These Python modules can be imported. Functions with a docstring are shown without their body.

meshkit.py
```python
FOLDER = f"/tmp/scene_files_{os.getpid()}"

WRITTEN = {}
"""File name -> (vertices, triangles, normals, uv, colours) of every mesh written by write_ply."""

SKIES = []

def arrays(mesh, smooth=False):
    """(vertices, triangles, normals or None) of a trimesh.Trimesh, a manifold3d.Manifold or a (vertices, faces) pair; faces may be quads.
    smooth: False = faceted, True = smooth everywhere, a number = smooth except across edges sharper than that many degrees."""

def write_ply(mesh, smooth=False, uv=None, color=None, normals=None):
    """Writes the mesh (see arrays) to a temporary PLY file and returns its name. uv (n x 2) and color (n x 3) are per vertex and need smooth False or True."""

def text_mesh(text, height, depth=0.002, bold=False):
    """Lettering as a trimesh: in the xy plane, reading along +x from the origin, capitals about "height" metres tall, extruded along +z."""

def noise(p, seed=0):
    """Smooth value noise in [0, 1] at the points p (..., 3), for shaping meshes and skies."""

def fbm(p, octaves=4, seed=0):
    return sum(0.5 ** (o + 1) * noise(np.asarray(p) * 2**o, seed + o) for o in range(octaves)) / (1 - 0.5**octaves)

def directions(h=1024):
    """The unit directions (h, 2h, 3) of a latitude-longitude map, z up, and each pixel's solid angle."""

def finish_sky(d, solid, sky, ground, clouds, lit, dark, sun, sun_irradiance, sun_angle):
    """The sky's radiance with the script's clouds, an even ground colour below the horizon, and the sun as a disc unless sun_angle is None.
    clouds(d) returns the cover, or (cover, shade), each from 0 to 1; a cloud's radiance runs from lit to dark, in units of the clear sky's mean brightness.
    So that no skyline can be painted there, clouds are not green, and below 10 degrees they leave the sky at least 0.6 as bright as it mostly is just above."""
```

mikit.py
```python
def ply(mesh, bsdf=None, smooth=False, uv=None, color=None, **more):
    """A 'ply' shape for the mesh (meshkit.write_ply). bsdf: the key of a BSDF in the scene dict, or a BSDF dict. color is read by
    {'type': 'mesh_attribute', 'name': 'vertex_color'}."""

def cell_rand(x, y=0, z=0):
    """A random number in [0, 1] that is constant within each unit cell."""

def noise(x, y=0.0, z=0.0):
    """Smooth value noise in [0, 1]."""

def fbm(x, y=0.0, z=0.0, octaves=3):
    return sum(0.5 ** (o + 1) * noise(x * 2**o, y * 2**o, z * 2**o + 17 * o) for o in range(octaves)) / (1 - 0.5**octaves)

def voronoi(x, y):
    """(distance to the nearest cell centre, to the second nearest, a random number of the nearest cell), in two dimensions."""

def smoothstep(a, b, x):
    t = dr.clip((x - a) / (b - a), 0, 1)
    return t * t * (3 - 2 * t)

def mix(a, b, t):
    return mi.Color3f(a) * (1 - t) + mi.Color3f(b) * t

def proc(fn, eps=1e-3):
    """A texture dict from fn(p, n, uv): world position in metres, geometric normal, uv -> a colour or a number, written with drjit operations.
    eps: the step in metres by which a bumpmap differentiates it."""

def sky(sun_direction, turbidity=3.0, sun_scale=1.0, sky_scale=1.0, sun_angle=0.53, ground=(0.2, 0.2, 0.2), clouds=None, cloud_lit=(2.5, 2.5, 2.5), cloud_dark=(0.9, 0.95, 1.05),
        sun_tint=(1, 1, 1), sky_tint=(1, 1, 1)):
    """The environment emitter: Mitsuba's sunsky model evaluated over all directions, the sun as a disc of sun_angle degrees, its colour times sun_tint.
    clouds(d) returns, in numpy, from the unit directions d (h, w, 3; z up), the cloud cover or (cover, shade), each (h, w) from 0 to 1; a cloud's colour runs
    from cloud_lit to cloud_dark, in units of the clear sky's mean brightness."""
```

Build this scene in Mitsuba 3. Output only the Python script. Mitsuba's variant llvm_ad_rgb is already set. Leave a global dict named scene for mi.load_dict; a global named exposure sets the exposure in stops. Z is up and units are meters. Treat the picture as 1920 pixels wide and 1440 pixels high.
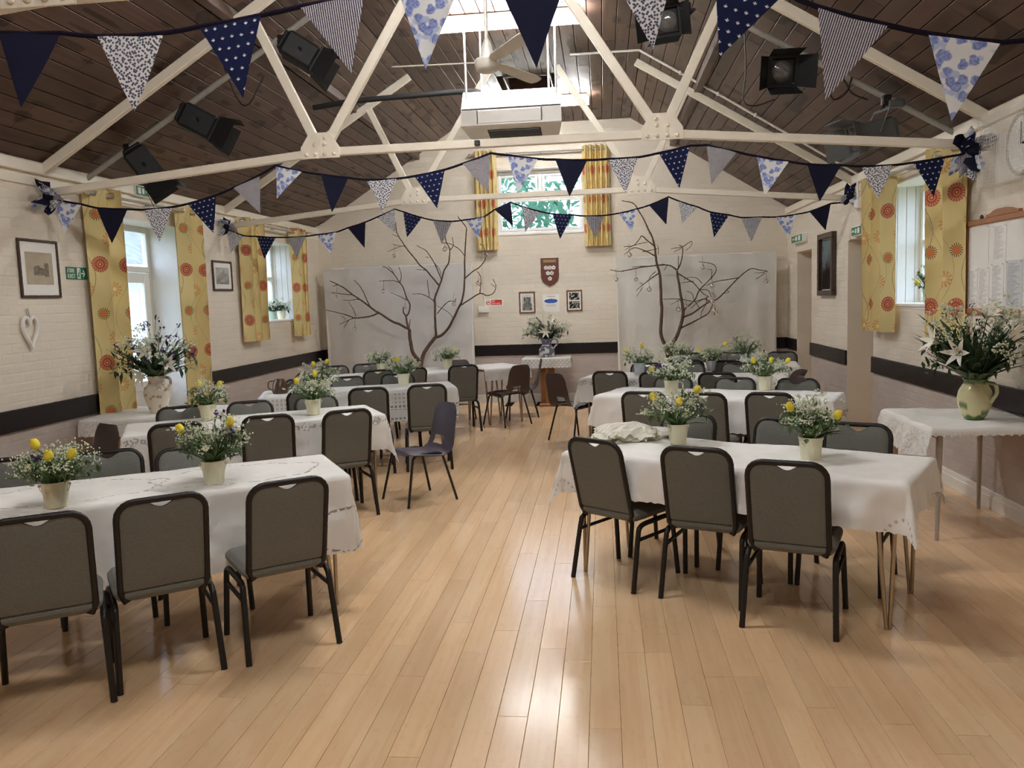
import math, random
import numpy as np, trimesh, drjit as dr, mitsuba as mi
import mikit, meshkit
from mikit import proc, noise, fbm, voronoi, cell_rand, smoothstep, mix
from shapely.geometry import Polygon, box as sbox

T = mi.ScalarTransform4f
PI = math.pi
scene, labels = {}, {}

# ------------------------------------------------------------------ camera, sky, lamps, exposure
EYE = np.array([0.0, 0.0, 1.65])
FWD = np.array([-0.1116, 0.9883, -0.1031]); UP = np.array([0.0219, 0.1061, 0.9941])
scene['camera'] = {'type': 'perspective', 'fov': 63.877, 'fov_axis': 'x', 'near_clip': 0.05, 'far_clip': 200.0,
                   'to_world': T().look_at(origin=EYE.tolist(), target=(EYE + FWD).tolist(), up=UP.tolist())}
scene['sky'] = mikit.sky((-0.5, 0.4, 0.8), turbidity=4.0, sun_scale=0.0, sky_scale=52.0, ground=(0.2, 0.2, 0.19),
                         clouds=lambda d: (np.full(d.shape[:2], 0.93), 0.25 + 0.5 * meshkit.fbm(d * 3.0, 4)),
                         cloud_lit=(0.86, 1.02, 1.26), cloud_dark=(0.68, 0.84, 1.08), sky_tint=(1, 1, 1))
LAMP = (93.0, 92.0, 88.5)
LAMP_Y = (11.3, 8.0, 4.7, 1.4)
exposure = -0.34

# ------------------------------------------------------------------ room dimensions (metres)
XL, XR, YB, YF = -4.55, 2.81, 13.0, -3.0
EAVE, FLAT = 2.886, 4.33
FX0, FX1 = -2.22, 0.48
DADO0, DADO1 = 0.755, 0.925
ZT = 0.75

# ------------------------------------------------------------------ helpers
def ply(mesh, m, **k):
    return mikit.ply(mesh, m if m.startswith('mat_') else 'mat_' + m, **k)
def numbered(name):
    if name not in scene and name not in labels:
        return name
    k = 1
    while f'{name}_{k:03d}' in scene or f'{name}_{k:03d}' in labels:
        k += 1
    return f'{name}_{k:03d}'

_count = {}
def numbered_part(name):
    k = _count.get(name, -1) + 1
    _count[name] = k
    return name if k == 0 else f'{name}_{k:03d}'

def thing(name, label, cat, group=None):
    key = numbered(name)
    labels[key] = {'label': label, 'category': cat}
    if group: labels[key]['group'] = group
    return key

def struct(name):
    labels[name] = {'kind': 'structure'}
    return name

def put(key, mesh, mat, smooth=False, uv=None, to_world=None, color=None, kind=None, **more):
    d = ply(mesh, mat, smooth=smooth, uv=uv, color=color, **more)
    if to_world is not None: d['to_world'] = to_world
    scene[key] = d
    if kind: labels.setdefault(key, {})['kind'] = kind
    return key

def part(parent, name, mesh, mat, smooth=False, uv=None, label=None, kind=None, to_world=None, **more):
    key = numbered_part(parent + '__' + name)
    put(key, mesh, mat, smooth, uv, to_world, **more)
    if label or kind:
        labels[key] = {}
        if label: labels[key]['label'] = label
        if kind: labels[key]['kind'] = kind
    return key

def reuse(parent, name, d, to_world=None, kind=None):
    key = numbered_part(parent + '__' + name)
    scene[key] = {**d, 'to_world': to_world} if to_world is not None else dict(d)
    if kind: labels[key] = {'kind': kind}
    return key

class MB:
    """Collects (vertices, triangles)."""
    def __init__(s): s.v, s.f, s.n = [], [], 0
    def add(s, vf):
        v, f = vf
        v = np.asarray(v, float); f = np.asarray(f, int)
        if f.shape[1] == 4: f = np.vstack([f[:, [0, 1, 2]], f[:, [0, 2, 3]]])
        s.v.append(v); s.f.append(f + s.n); s.n += len(v)
        return s
    def get(s): return np.vstack(s.v), np.vstack(s.f)

def cat(*l):
    m = MB()
    for x in l: m.add(x)
    return m.get()

def xf(vf, m):
    v = np.asarray(vf[0]); m = np.asarray(m)
    f = np.asarray(vf[1])
    if np.linalg.det(m[:3, :3]) < 0: f = f[:, ::-1]
    return v @ m[:3, :3].T + m[:3, 3], f

def rot(ax, deg):
    a = math.radians(deg); c, s = math.cos(a), math.sin(a); m = np.eye(4)
    i, j = {'x': (1, 2), 'y': (2, 0), 'z': (0, 1)}[ax]
    m[i, i] = c; m[j, j] = c; m[i, j] = -s; m[j, i] = s
    return m
def tr(x, y, z):
    m = np.eye(4); m[:3, 3] = (x, y, z); return m
def TW(m): return T(np.asarray(m, float).tolist()) if not isinstance(m, T) else m

def bx(x0, x1, y0, y1, z0, z1, b=0.0):
    """A box, its edges chamfered by b."""
    lo, hi = np.array([x0, y0, z0], float), np.array([x1, y1, z1], float)
    if b <= 0:
        v = np.array([[(lo, hi)[i][0], (lo, hi)[j][1], (lo, hi)[k][2]] for i in (0, 1) for j in (0, 1) for k in (0, 1)])
        f = [[0, 1, 3], [0, 3, 2], [4, 6, 7], [4, 7, 5], [0, 4, 5], [0, 5, 1], [2, 3, 7], [2, 7, 6], [0, 2, 6], [0, 6, 4], [1, 5, 7], [1, 7, 3]]
        return v, np.array(f)
    b = min(b, 0.49 * min(hi - lo)); p = []
    for a in range(3):
        l, h = lo + b, hi - b; l[a], h[a] = lo[a], hi[a]
        p += [[(l, h)[i][0], (l, h)[j][1], (l, h)[k][2]] for i in (0, 1) for j in (0, 1) for k in (0, 1)]
    m = trimesh.Trimesh(p).convex_hull
    return np.array(m.vertices), np.array(m.faces)

def bar(p, q, w, h, up=(0, 0, 1), b=0.004):
    """A rectangular bar from p to q, w wide and h high (towards up)."""
    p, q = np.array(p, float), np.array(q, float); d = q - p; L = np.linalg.norm(d); d /= L
    s = np.cross(d, up); s /= np.linalg.norm(s); u = np.cross(s, d)
    m = np.eye(4); m[:3, 0], m[:3, 1], m[:3, 2], m[:3, 3] = d, -s, u, p
    return xf(bx(0, L, -w / 2, w / 2, -h / 2, h / 2, b), m)

def smoothpath(p, n=4):
    p = np.array(p, float)
    if len(p) < 3: return p
    q = np.vstack([2 * p[0] - p[1], p, 2 * p[-1] - p[-2]]); out = []
    for i in range(1, len(q) - 2):
        a, b, c, d = q[i - 1:i + 3]
        for t in np.arange(n) / n:
            out.append(.5 * (2 * b + (c - a) * t + (2 * a - 5 * b + 4 * c - d) * t * t + (3 * b - a - 3 * c + d) * t ** 3))
    return np.array(out + [p[-1]])

def tube(pts, r, n=8, caps=True):
    p = np.array(pts, float); k = len(p); r = np.broadcast_to(np.asarray(r, float), (k,))
    t = np.gradient(p, axis=0); t /= np.linalg.norm(t, axis=1)[:, None] + 1e-12
    a = np.array([0, 0, 1.0]) if abs(t[0][2]) < .9 else np.array([1.0, 0, 0])
    u = np.cross(t[0], a); u /= np.linalg.norm(u); us = [u]
    for i in range(1, k):
        u = us[-1] - t[i] * (us[-1] @ t[i]); us.append(u / (np.linalg.norm(u) + 1e-12))
    us = np.array(us); ws = np.cross(t, us); an = np.arange(n) * 2 * PI / n
    v = (p[:, None] + r[:, None, None] * (np.cos(an)[None, :, None] * us[:, None] + np.sin(an)[None, :, None] * ws[:, None])).reshape(-1, 3)
    f = []
    for i in range(k - 1):
        j = np.arange(n); a0 = i * n + j; a1 = i * n + (j + 1) % n
        f += [np.stack([a0, a1, a1 + n], 1), np.stack([a0, a1 + n, a0 + n], 1)]
    f = np.vstack(f)
    if caps:
        c0, c1 = len(v), len(v) + 1; v = np.vstack([v, p[:1], p[-1:]]); j = np.arange(n)
        f = np.vstack([f, np.stack([j * 0 + c0, (j + 1) % n, j], 1), np.stack([j * 0 + c1, (k - 1) * n + j, (k - 1) * n + (j + 1) % n], 1)])
    return v, f

def lathe(prof, n=24, ripple=None):
    """Profile [(r, z)] about the z axis."""
    p = np.array(prof, float); an = np.arange(n) * 2 * PI / n
    rr = p[:, 0][:, None] * (np.ones(n) if ripple is None else ripple(an))[None]
    v = np.stack([rr * np.cos(an), rr * np.sin(an), np.broadcast_to(p[:, 1][:, None], rr.shape)], -1).reshape(-1, 3); f = []
    for i in range(len(p) - 1):
        j = np.arange(n); a0 = i * n + j; a1 = i * n + (j + 1) % n
        f += [np.stack([a0, a1, a1 + n], 1), np.stack([a0, a1 + n, a0 + n], 1)]
    return v, np.vstack(f)

OCT = (np.array([[1, 0, 0], [-1, 0, 0], [0, 1, 0], [0, -1, 0], [0, 0, 1], [0, 0, -1.]]), np.array([[0, 2, 4], [2, 1, 4], [1, 3, 4], [3, 0, 4], [2, 0, 5], [1, 2, 5], [3, 1, 5], [0, 3, 5]]))
_ic = trimesh.creation.icosphere(1); ICO = (np.array(_ic.vertices), np.array(_ic.faces))
_ic = trimesh.creation.icosphere(2); ICO2 = (np.array(_ic.vertices), np.array(_ic.faces))
def blob(c, r, src=OCT):
    return src[0] * np.asarray(r, float) + np.asarray(c, float), src[1]

def leaf(base, d, L, w, bend=0.3, n=4, up=(0, 0, 1), fold=0.25):
    """A blade from base along d, bending down."""
    d = np.array(d, float); d /= np.linalg.norm(d); s = np.cross(d, up)
    s = s / np.linalg.norm(s) if np.linalg.norm(s) > 1e-3 else np.array([1.0, 0, 0])
    nn = np.cross(s, d); v = []
    for i in range(n + 1):
        t = i / n; c = np.array(base) + d * L * t - nn * bend * L * t * t
        ww = w * (math.sin(PI * min(1, t * 0.92 + 0.08)) ** 0.8)
        v += [c - s * ww / 2 + nn * fold * ww / 2, c, c + s * ww / 2 + nn * fold * ww / 2]
    f = []
    for i in range(n):
        a = 3 * i; f += [[a, a + 1, a + 4], [a, a + 4, a + 3], [a + 1, a + 2, a + 5], [a + 1, a + 5, a + 4]]
    return np.array(v), np.array(f)

def prism(poly, h):
    m = trimesh.creation.extrude_polygon(poly, h, engine='earcut')
    return np.array(m.vertices), np.array(m.faces)

def frame3(o, e1, e2, e3):
    m = np.eye(4); m[:3, 0], m[:3, 1], m[:3, 2], m[:3, 3] = e1, e2, e3, o
    return m

# wall frames: (s, n, z) -> world, n towards the room
W_LEFT = frame3((XL, 0, 0), (0, 1, 0), (1, 0, 0), (0, 0, 1))
W_RIGHT = frame3((XR, 0, 0), (0, 1, 0), (-1, 0, 0), (0, 0, 1))
W_REAR = frame3((0, YB, 0), (1, 0, 0), (0, -1, 0), (0, 0, 1))
def onwall(vf, W): return xf(vf, W)

RGT = np.cross(FWD, UP)
def in_view(p):
    d = np.asarray(p) - EYE; z = d @ FWD
    return (z > .3) & (np.abs(d @ RGT / np.maximum(z, .01)) < .64) & (np.abs(d @ UP / np.maximum(z, .01)) < .49)

# ------------------------------------------------------------------ materials
def two(d): return {'type': 'twosided', 'bsdf': d}
def rgb(c): return {'type': 'rgb', 'value': list(c)} if not isinstance(c, dict) else c
def matte(c): return two({'type': 'diffuse', 'reflectance': rgb(c)})
def gloss(c, rough=.35, spec=.5, metal=0.0, **k):
    return two({'type': 'principled', 'base_color': rgb(c), 'roughness': rough, 'specular': spec, 'metallic': metal, **k})
def mat(name, d): scene['mat_' + name] = d; return 'mat_' + name

def f_floor(tone):
    def fn(p, n, uv):
        g = fbm(p.x * 55.0, p.y * 2.4 + dr.floor(p.x / 0.122) * 7.3, 0.0, 4)
        blot = smoothstep(.52, .70, fbm(p.x * 9.0, p.y * 1.6 + dr.floor(p.x / 0.122) * 3.1, 3.0, 3))
        c = mix((.615, .395, .222), (.675, .458, .275), g)
        c = mix(c, (.69, .50, .305), blot * .45)
        speck = smoothstep(.80, .86, noise(p.x * 60.0, p.y * 22.0, 9.0))
        return mix(c, (.42, .26, .13), speck * .10) * tone
    return fn
for i, t in enumerate((.93, .98, 1.02, 1.07)):
    mat(f'floor_{i}', two({'type': 'principled', 'base_color': proc(f_floor(t)), 'roughness': .185, 'specular': .58}))
def f_paint(a, b):
    def fn(p, n, uv):
        g = fbm(p.x * 3.0 + p.y * 3.0, p.z * 4.0, p.y * 1.3, 3)
        h = noise(p.y * 90.0 + p.x * 90.0, p.z * 90.0, p.x * 40.0)
        return mix(a, b, g) * (0.97 + 0.05 * h)
    return fn
mat('paint', two({'type': 'principled', 'base_color': proc(f_paint((.715, .64, .54), (.775, .71, .615))), 'roughness': .55, 'specular': .35}))
mat('paint_low', two({'type': 'principled', 'base_color': proc(f_paint((.47, .405, .375), (.55, .48, .445))), 'roughness': .5, 'specular': .35}))
def f_board(tone):
    def fn(p, n, uv):
        g = fbm(p.x * 30.0 + p.z * 30.0, p.y * 1.6, p.z * 11.0, 4)
        knot = smoothstep(.74, .83, noise(p.x * 11.0 + p.z * 9.0, p.y * 4.5, 2.0))
        c = mix((.054, .030, .0215), (.104, .060, .0445), g)
        return mix(c, (.022, .011, .008), knot * .7) * tone
    return fn
for i, t in enumerate((.80, 1.0, 1.22)):
    mat(f'board_{i}', two({'type': 'principled', 'base_color': proc(f_board(t)), 'roughness': .40, 'specular': .32}))
mat('ceil_dark', matte((.03, .02, .015)))
mat('strip', gloss((.008, .005, .0065), .38, .35))
mat('steel_cream', gloss((.83, .775, .665), .42, .4))
mat('white_gloss', gloss((.80, .79, .76), .3, .5))
mat('skirting', gloss((.82, .80, .75), .4, .45))
mat('reveal', gloss((.78, .78, .77), .5, .4))
mat('glass', {'type': 'thindielectric', 'int_ior': 1.5})
mat('chair_frame', gloss((.010, .0075, .007), .48, .4))
def f_weave(a, b):
    def fn(p, n, uv):
        return mix(a, b, noise(p.x * 260.0, p.y * 260.0, p.z * 260.0))
    return fn
mat('chair_fabric', two({'type': 'principled', 'base_color': proc(f_weave((.116, .119, .108), (.164, .167, .152))), 'roughness': .75, 'specular': .3, 'sheen': .3}))
mat('plastic_brown', gloss((.052, .034, .034), .45, .5))
mat('plastic_purple', gloss((.050, .040, .062), .45, .5))
mat('leg_metal', gloss((.42, .36, .28), .3, .5, 1.0))
mat('leg_grey', gloss((.45, .40, .36), .35, .5))
mat('black_tube', gloss((.012, .010, .010), .35, .5))
mat('wood_brown', gloss((.28, .12, .035), .4, .5))
mat('wood_frame', gloss((.33, .135, .06), .4, .5))
mat('frame_dark', gloss((.045, .026, .018), .35, .5))
mat('white_paint', matte((.82, .80, .77)))
mat('paper', matte((.84, .83, .80)))
mat('black_metal', gloss((.010, .0105, .011), .55, .28))
mat('grey_metal', gloss((.090, .094, .094), .45, .5))
mat('alu_pipe', gloss((.34, .33, .30), .45, .5))
mat('lens', gloss((.09, .09, .085), .06, .9))
mat('appliance', gloss((.84, .83, .80), .35, .5))
mat('fan_cream', gloss((.62, .60, .55), .35, .5))
mat('grille', gloss((.045, .042, .04), .5, .3))
mat('foam', gloss((.025, .026, .028), .7, .2))
mat('green_leaf', two({'type': 'principled', 'base_color': rgb((.058, .115, .032)), 'roughness': .5, 'specular': .4}))
mat('grey_leaf', two({'type': 'principled', 'base_color': rgb((.125, .19, .085)), 'roughness': .6, 'specular': .3}))
mat('dark_leaf', two({'type': 'principled', 'base_color': rgb((.026, .058, .020)), 'roughness': .45, 'specular': .4}))
mat('floret', matte((.74, .78, .62)))
mat('petal_white', matte((.86, .84, .76)))
mat('petal_yellow', matte((.88, .73, .085)))
mat('petal_purple', matte((.06, .03, .13)))
mat('cream_bucket', gloss((.84, .82, .61), .38, .5))
mat('zinc', gloss((.52, .56, .60), .38, .5, .6))
mat('mint', gloss((.50, .68, .55), .4, .5))
mat('bark', two({'type': 'principled', 'base_color': proc(lambda p, n, uv: mix((.05, .032, .023), (.15, .10, .07), fbm(p.x * 40.0, p.y * 40.0, p.z * 14.0, 3))), 'roughness': .8, 'specular': .2}))
mat('bauble', {'type': 'blendbsdf', 'weight': .42, 'a': {'type': 'thindielectric', 'int_ior': 1.6}, 'b': two({'type': 'roughconductor', 'material': 'Ag', 'alpha': .04})})
mat('silver', gloss((.75, .74, .72), .22, .5, 1.0))
mat('brass', gloss((.72, .5, .22), .3, .5, 1.0))
mat('sign_green', gloss((.015, .16, .085), .4, .5))
mat('sign_white', gloss((.85, .87, .84), .4, .5))
mat('sign_red', gloss((.62, .045, .035), .4, .5))
mat('sign_blue', gloss((.03, .09, .42), .4, .5))
mat('shield_wood', gloss((.115, .042, .026), .4, .5))
mat('shield_red', gloss((.135, .036, .028), .45, .5))
mat('frame_mid', gloss((.17, .09, .05), .4, .5))
mat('plate_bronze', gloss((.33, .19, .10), .5, .5))
mat('navy', matte((.016, .017, .036)))
mat('cord_navy', matte((.014, .012, .022)))
mat('backdrop', two({'type': 'diffuse', 'reflectance': proc(lambda p, n, uv: mix((.62, .61, .60), (.70, .69, .68), fbm(p.x * 5.0, p.z * 5.0, 0.0, 3)))}))
mat('backdrop_warm', two({'type': 'diffuse', 'reflectance': proc(lambda p, n, uv: mix((.66, .65, .61), (.74, .73, .69), fbm(p.x * 5.0, p.z * 5.0, 0.0, 3)))}))

# flag prints: uv is metres on the flag, from the middle of its top edge
def f_ditsy(p, n, uv):
    d, e, k = voronoi(uv.x / .0115, uv.y / .0115)
    return mix((.075, .080, .135), (.78, .79, .83), smoothstep(.31, .43, d))
def f_swallow(p, n, uv):
    S = .040
    r = dr.floor(uv.y / S); x = uv.x / S + r * .5; cx = dr.floor(x)
    lx = (x - cx - .5 - .14 * (cell_rand(cx, r, 3) - .5)) * S; ly = (uv.y / S - r - .5 - .14 * (cell_rand(cx, r, 5) - .5)) * S
    wing = dr.abs(ly + .55 * dr.abs(lx) - .001)
    on = dr.select((wing < .0021) & (dr.abs(lx) < .0068), 1.0, 0.0)
    on = dr.maximum(on, dr.select((dr.abs(lx) < .0016) & (dr.abs(ly + .002) < .006), 1.0, 0.0))
    return mix((.014, .018, .055), (.72, .74, .80), on)
def f_stripe(p, n, uv):
    s = dr.abs(dr.floor(uv.x / .0085) * .0085 + .00425 - uv.x)
    return mix((.085, .075, .11), (.66, .66, .70), smoothstep(.0022, .0027, s))
def f_floral(p, n, uv):
    d, e, k = voronoi(uv.x / .047, uv.y / .047)
    b = d + .35 * (fbm(uv.x * 70.0, uv.y * 70.0, 1.0, 3) - .5)
    c = mix((.13, .17, .47), (.36, .44, .74), noise(uv.x * 150.0, uv.y * 150.0, 4.0))
    t = smoothstep(.30, .44, b)
    pale = smoothstep(.52, .64, fbm(uv.x * 32.0, uv.y * 32.0, 6.0, 3))
    return mix(c, mix((.80, .83, .88), (.50, .58, .80), pale), t)
def cloth_bsdf(fn): return two({'type': 'diffuse', 'reflectance': proc(fn)})
mat('flag_ditsy', cloth_bsdf(f_ditsy)); mat('flag_swallow', cloth_bsdf(f_swallow)); mat('flag_stripe', cloth_bsdf(f_stripe)); mat('flag_floral', cloth_bsdf(f_floral))

# curtain print: uv is metres of cloth across and height
def f_curtain(p, n, uv):
    x, y = uv.x, uv.y
    base = mix((.66, .53, .225), (.74, .62, .31), fbm(x * 4.0, y * 4.0, 0.0, 2))
    vx = x + .055 * dr.sin(y * 9.0) ; vl = dr.abs(vx - dr.floor(vx / .30) * .30 - .15)
    c = mix((.30, .27, .17), base, smoothstep(.0020, .0042, vl))
    v2 = x - .09 * dr.sin(y * 6.5 + 1.0); l2 = dr.abs(v2 - dr.floor(v2 / .30) * .30 - .06)
    c = mix((.36, .31, .18), c, smoothstep(.0010, .0024, l2))
    def flowers(c, W, H, ox, oy, R, kind):
        r = dr.floor((y - oy) / H); xx = (x - ox) / W + .5 * (r - 2 * dr.floor(r / 2)); k = dr.floor(xx)
        lx = (xx - k - .5) * W; ly = ((y - oy) / H - r - .5) * H
        d = dr.sqrt(lx * lx + ly * ly); a = dr.atan2(ly, lx)
        if kind == 0:
            spoke = smoothstep(-.25, .05, dr.cos(a * 18.0))
            c = mix(c, mix((.40, .10, .055), (.60, .25, .13), spoke), dr.select(d < R, 1.0, 0.0))
            c = mix(c, (.34, .065, .035), dr.select(d < R * .58, 1.0, 0.0)); c = mix(c, (.58, .21, .11), dr.select(d < R * .42, 1.0, 0.0))
            c = mix(c, (.36, .05, .025), dr.select(d < R * .26, 1.0, 0.0)); c = mix(c, (.68, .36, .12), dr.select(d < R * .14, 1.0, 0.0))
        elif kind == 1:
            ray = dr.select((dr.cos(a * 16.0) > .35) & (d < R) & (d > R * .66), 1.0, 0.0)
            c = mix(c, (.07, .05, .05), ray); c = mix(c, (.56, .19, .05), dr.select(d < R * .68, 1.0, 0.0))
        else:
            ray = dr.select((dr.cos(a * 11.0 + d * 30.0) > -.2) & (d < R) & (d > R * .3), 1.0, 0.0)
            c = mix(c, (.62, .30, .08), ray * .85); c = mix(c, (.80, .66, .36), dr.select(d < R * .22, 1.0, 0.0))
        return c
    c = flowers(c, .46, .44, .02, .05, .072, 0)
    c = flowers(c, .46, .44, .25, .05, .055, 1)
    return flowers(c, .46, .44, .12, .27, .066, 2)
mat('curtain', two({'type': 'principled', 'base_color': proc(f_curtain), 'roughness': .55, 'specular': .35}))

# tablecloth: uv is metres on the cloth from its middle
def f_cloth(kind, L, W):
    a0, b0 = L / 2, W / 2
    def fn(p, n, uv):
        x, y = uv.x, uv.y
        c = mix((.80, .79, .77), (.86, .855, .84), fbm(x * 14.0, y * 14.0, 0.0, 2))
        hole = mi.Float(0.0)
        if kind == 'ovals':                                        # cutwork ovals along the top and a motif on the drop
            for q in (-.40, .40):
                d = dr.sqrt(dr.square((x - q) / .44) + dr.square(y / .25)); ring = dr.abs(d - 1.0 - .05 * dr.sin(dr.atan2(y, x - q) * 9.0))
                dash = smoothstep(.45, .55, noise(x * 70.0, y * 70.0, 1.0))
                hole = dr.maximum(hole, smoothstep(.032, .016, ring) * dash * .8)
            d = dr.sqrt(dr.square((dr.abs(x) - a0 - .05) / .30) + dr.square((dr.abs(y) - b0 - .30) / .12))
            hole = dr.maximum(hole, smoothstep(.07, .03, dr.abs(d - 1.0)) * smoothstep(.42, .52, noise(x * 75.0, y * 75.0, 2.0)))
        elif kind == 'corner':
            d = dr.sqrt(dr.square(dr.abs(x) - a0 - .02) + dr.square(dr.abs(y) - b0 - .30))
            hole = smoothstep(.009, .006, dr.abs(d - .13)) * smoothstep(.1, .5, dr.cos(dr.atan2(dr.abs(y) - b0 - .30, dr.abs(x) - a0 - .02) * 24.0)) * .6
        elif kind == 'crochet':
            e = dr.maximum(dr.abs(x) - a0, dr.abs(y) - b0)
            q = smoothstep(.030, .018, dr.abs(e - .055 - .012 * dr.sin((x + y) * 45.0))) * smoothstep(.46, .56, noise(x * 85.0, y * 85.0, 5.0))
            hole = q * .75
        elif kind == 'squares':
            e = dr.maximum(dr.abs(x) - a0, dr.abs(y) - b0)
            gx = x / .042 - dr.floor(x / .042); gy = y / .042 - dr.floor(y / .042)
            sq = dr.select((dr.abs(gx - .5) < .30) & (dr.abs(gy - .5) < .30), 1.0, 0.0)
            band = dr.select(((e > .16) & (e < .205)) | ((e > .285) & (e < .325)), 1.0, 0.0)
            big = dr.select((noise(x * 2.1, y * 2.1, 3.0) > .62) & (e > .03) & (e < .16), .45, 0.0)
            hole = dr.maximum(sq * band, sq * big)
        elif kind == 'lace':
            e = dr.maximum(dr.abs(x) - a0, dr.abs(y) - b0)
            hole = smoothstep(.50, .62, noise(x * 130.0, y * 130.0, 2.0)) * smoothstep(.02, .05, e) * .34
        elif kind == 'dots':
            gx = x / .062; r = dr.floor(y / .031); gx = gx + .5 * (r - 2 * dr.floor(r / 2)); gx = gx - dr.floor(gx); gy = y / .031 - r
            d = dr.sqrt(dr.square((gx - .5) * .062) + dr.square((gy - .5) * .031)); e = dr.maximum(dr.abs(x) - a0, dr.abs(y) - b0)
            hole = smoothstep(.010, .016, d) * dr.select(e > .03, .42, 0.0)
        return mix(c, (.21, .185, .17), hole * .85)
    return fn
CLOTHS = {}
def cloth_mat(kind, L, W):
    k = (kind, round(L, 2), round(W, 2))
    if k not in CLOTHS:
        CLOTHS[k] = mat('cloth_' + kind + f'_{len(CLOTHS)}', cloth_bsdf(f_cloth(kind, L, W)))
    return CLOTHS[k]

# ------------------------------------------------------------------ the room: floor
rng = np.random.default_rng(7)
struct('floor')
put('floor', bx(XL - .4, XR + 1.3, YF, YB + .3, -.20, -.012), 'ceil_dark')
PW, PL = .122, 1.25
plank_d = {}
def plank_dict(tone):
    if tone not in plank_d: plank_d[tone] = ply(bx(-PW / 2 + .0006, PW / 2 - .0006, -PL / 2 + .0007, PL / 2 - .0007, -.012, 0, .0011), f'floor_{tone}')
    return plank_d[tone]
planks = []
for c in range(int((XR + 1.0 - XL) / PW) + 2):
    x = XL - .05 + (c + .5) * PW
    if x > XR + 1.0: break
    off = rng.uniform(0, PL)
    for k in range(int((YB - YF) / PL) + 2):
        y = YF - off + (k + .5) * PL
        if y > YB: break
        planks.append((x, y, int(rng.integers(0, 4))))
def plank_rank(q):
    ys = np.linspace(q[1] - PL / 2, q[1] + PL / 2, 5)
    v = [in_view(np.array([q[0], yy, 0])) for yy in ys]
    return (q[1] if any(v) else 100 + q[1])
planks.sort(key=plank_rank)
rest = {}
for i, (x, y, t) in enumerate(planks):
    if i < 298: reuse('floor', 'plank', plank_dict(t), T().translate([x, y, 0]))
    else: rest.setdefault(t, MB()).add(xf(bx(-PW / 2 + .0006, PW / 2 - .0006, -PL / 2 + .0007, PL / 2 - .0007, -.012, 0), tr(x, y, 0)))
for t in sorted(rest): part('floor', 'planks_beyond', rest[t].get(), f'floor_{t}', kind='stuff')

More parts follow.
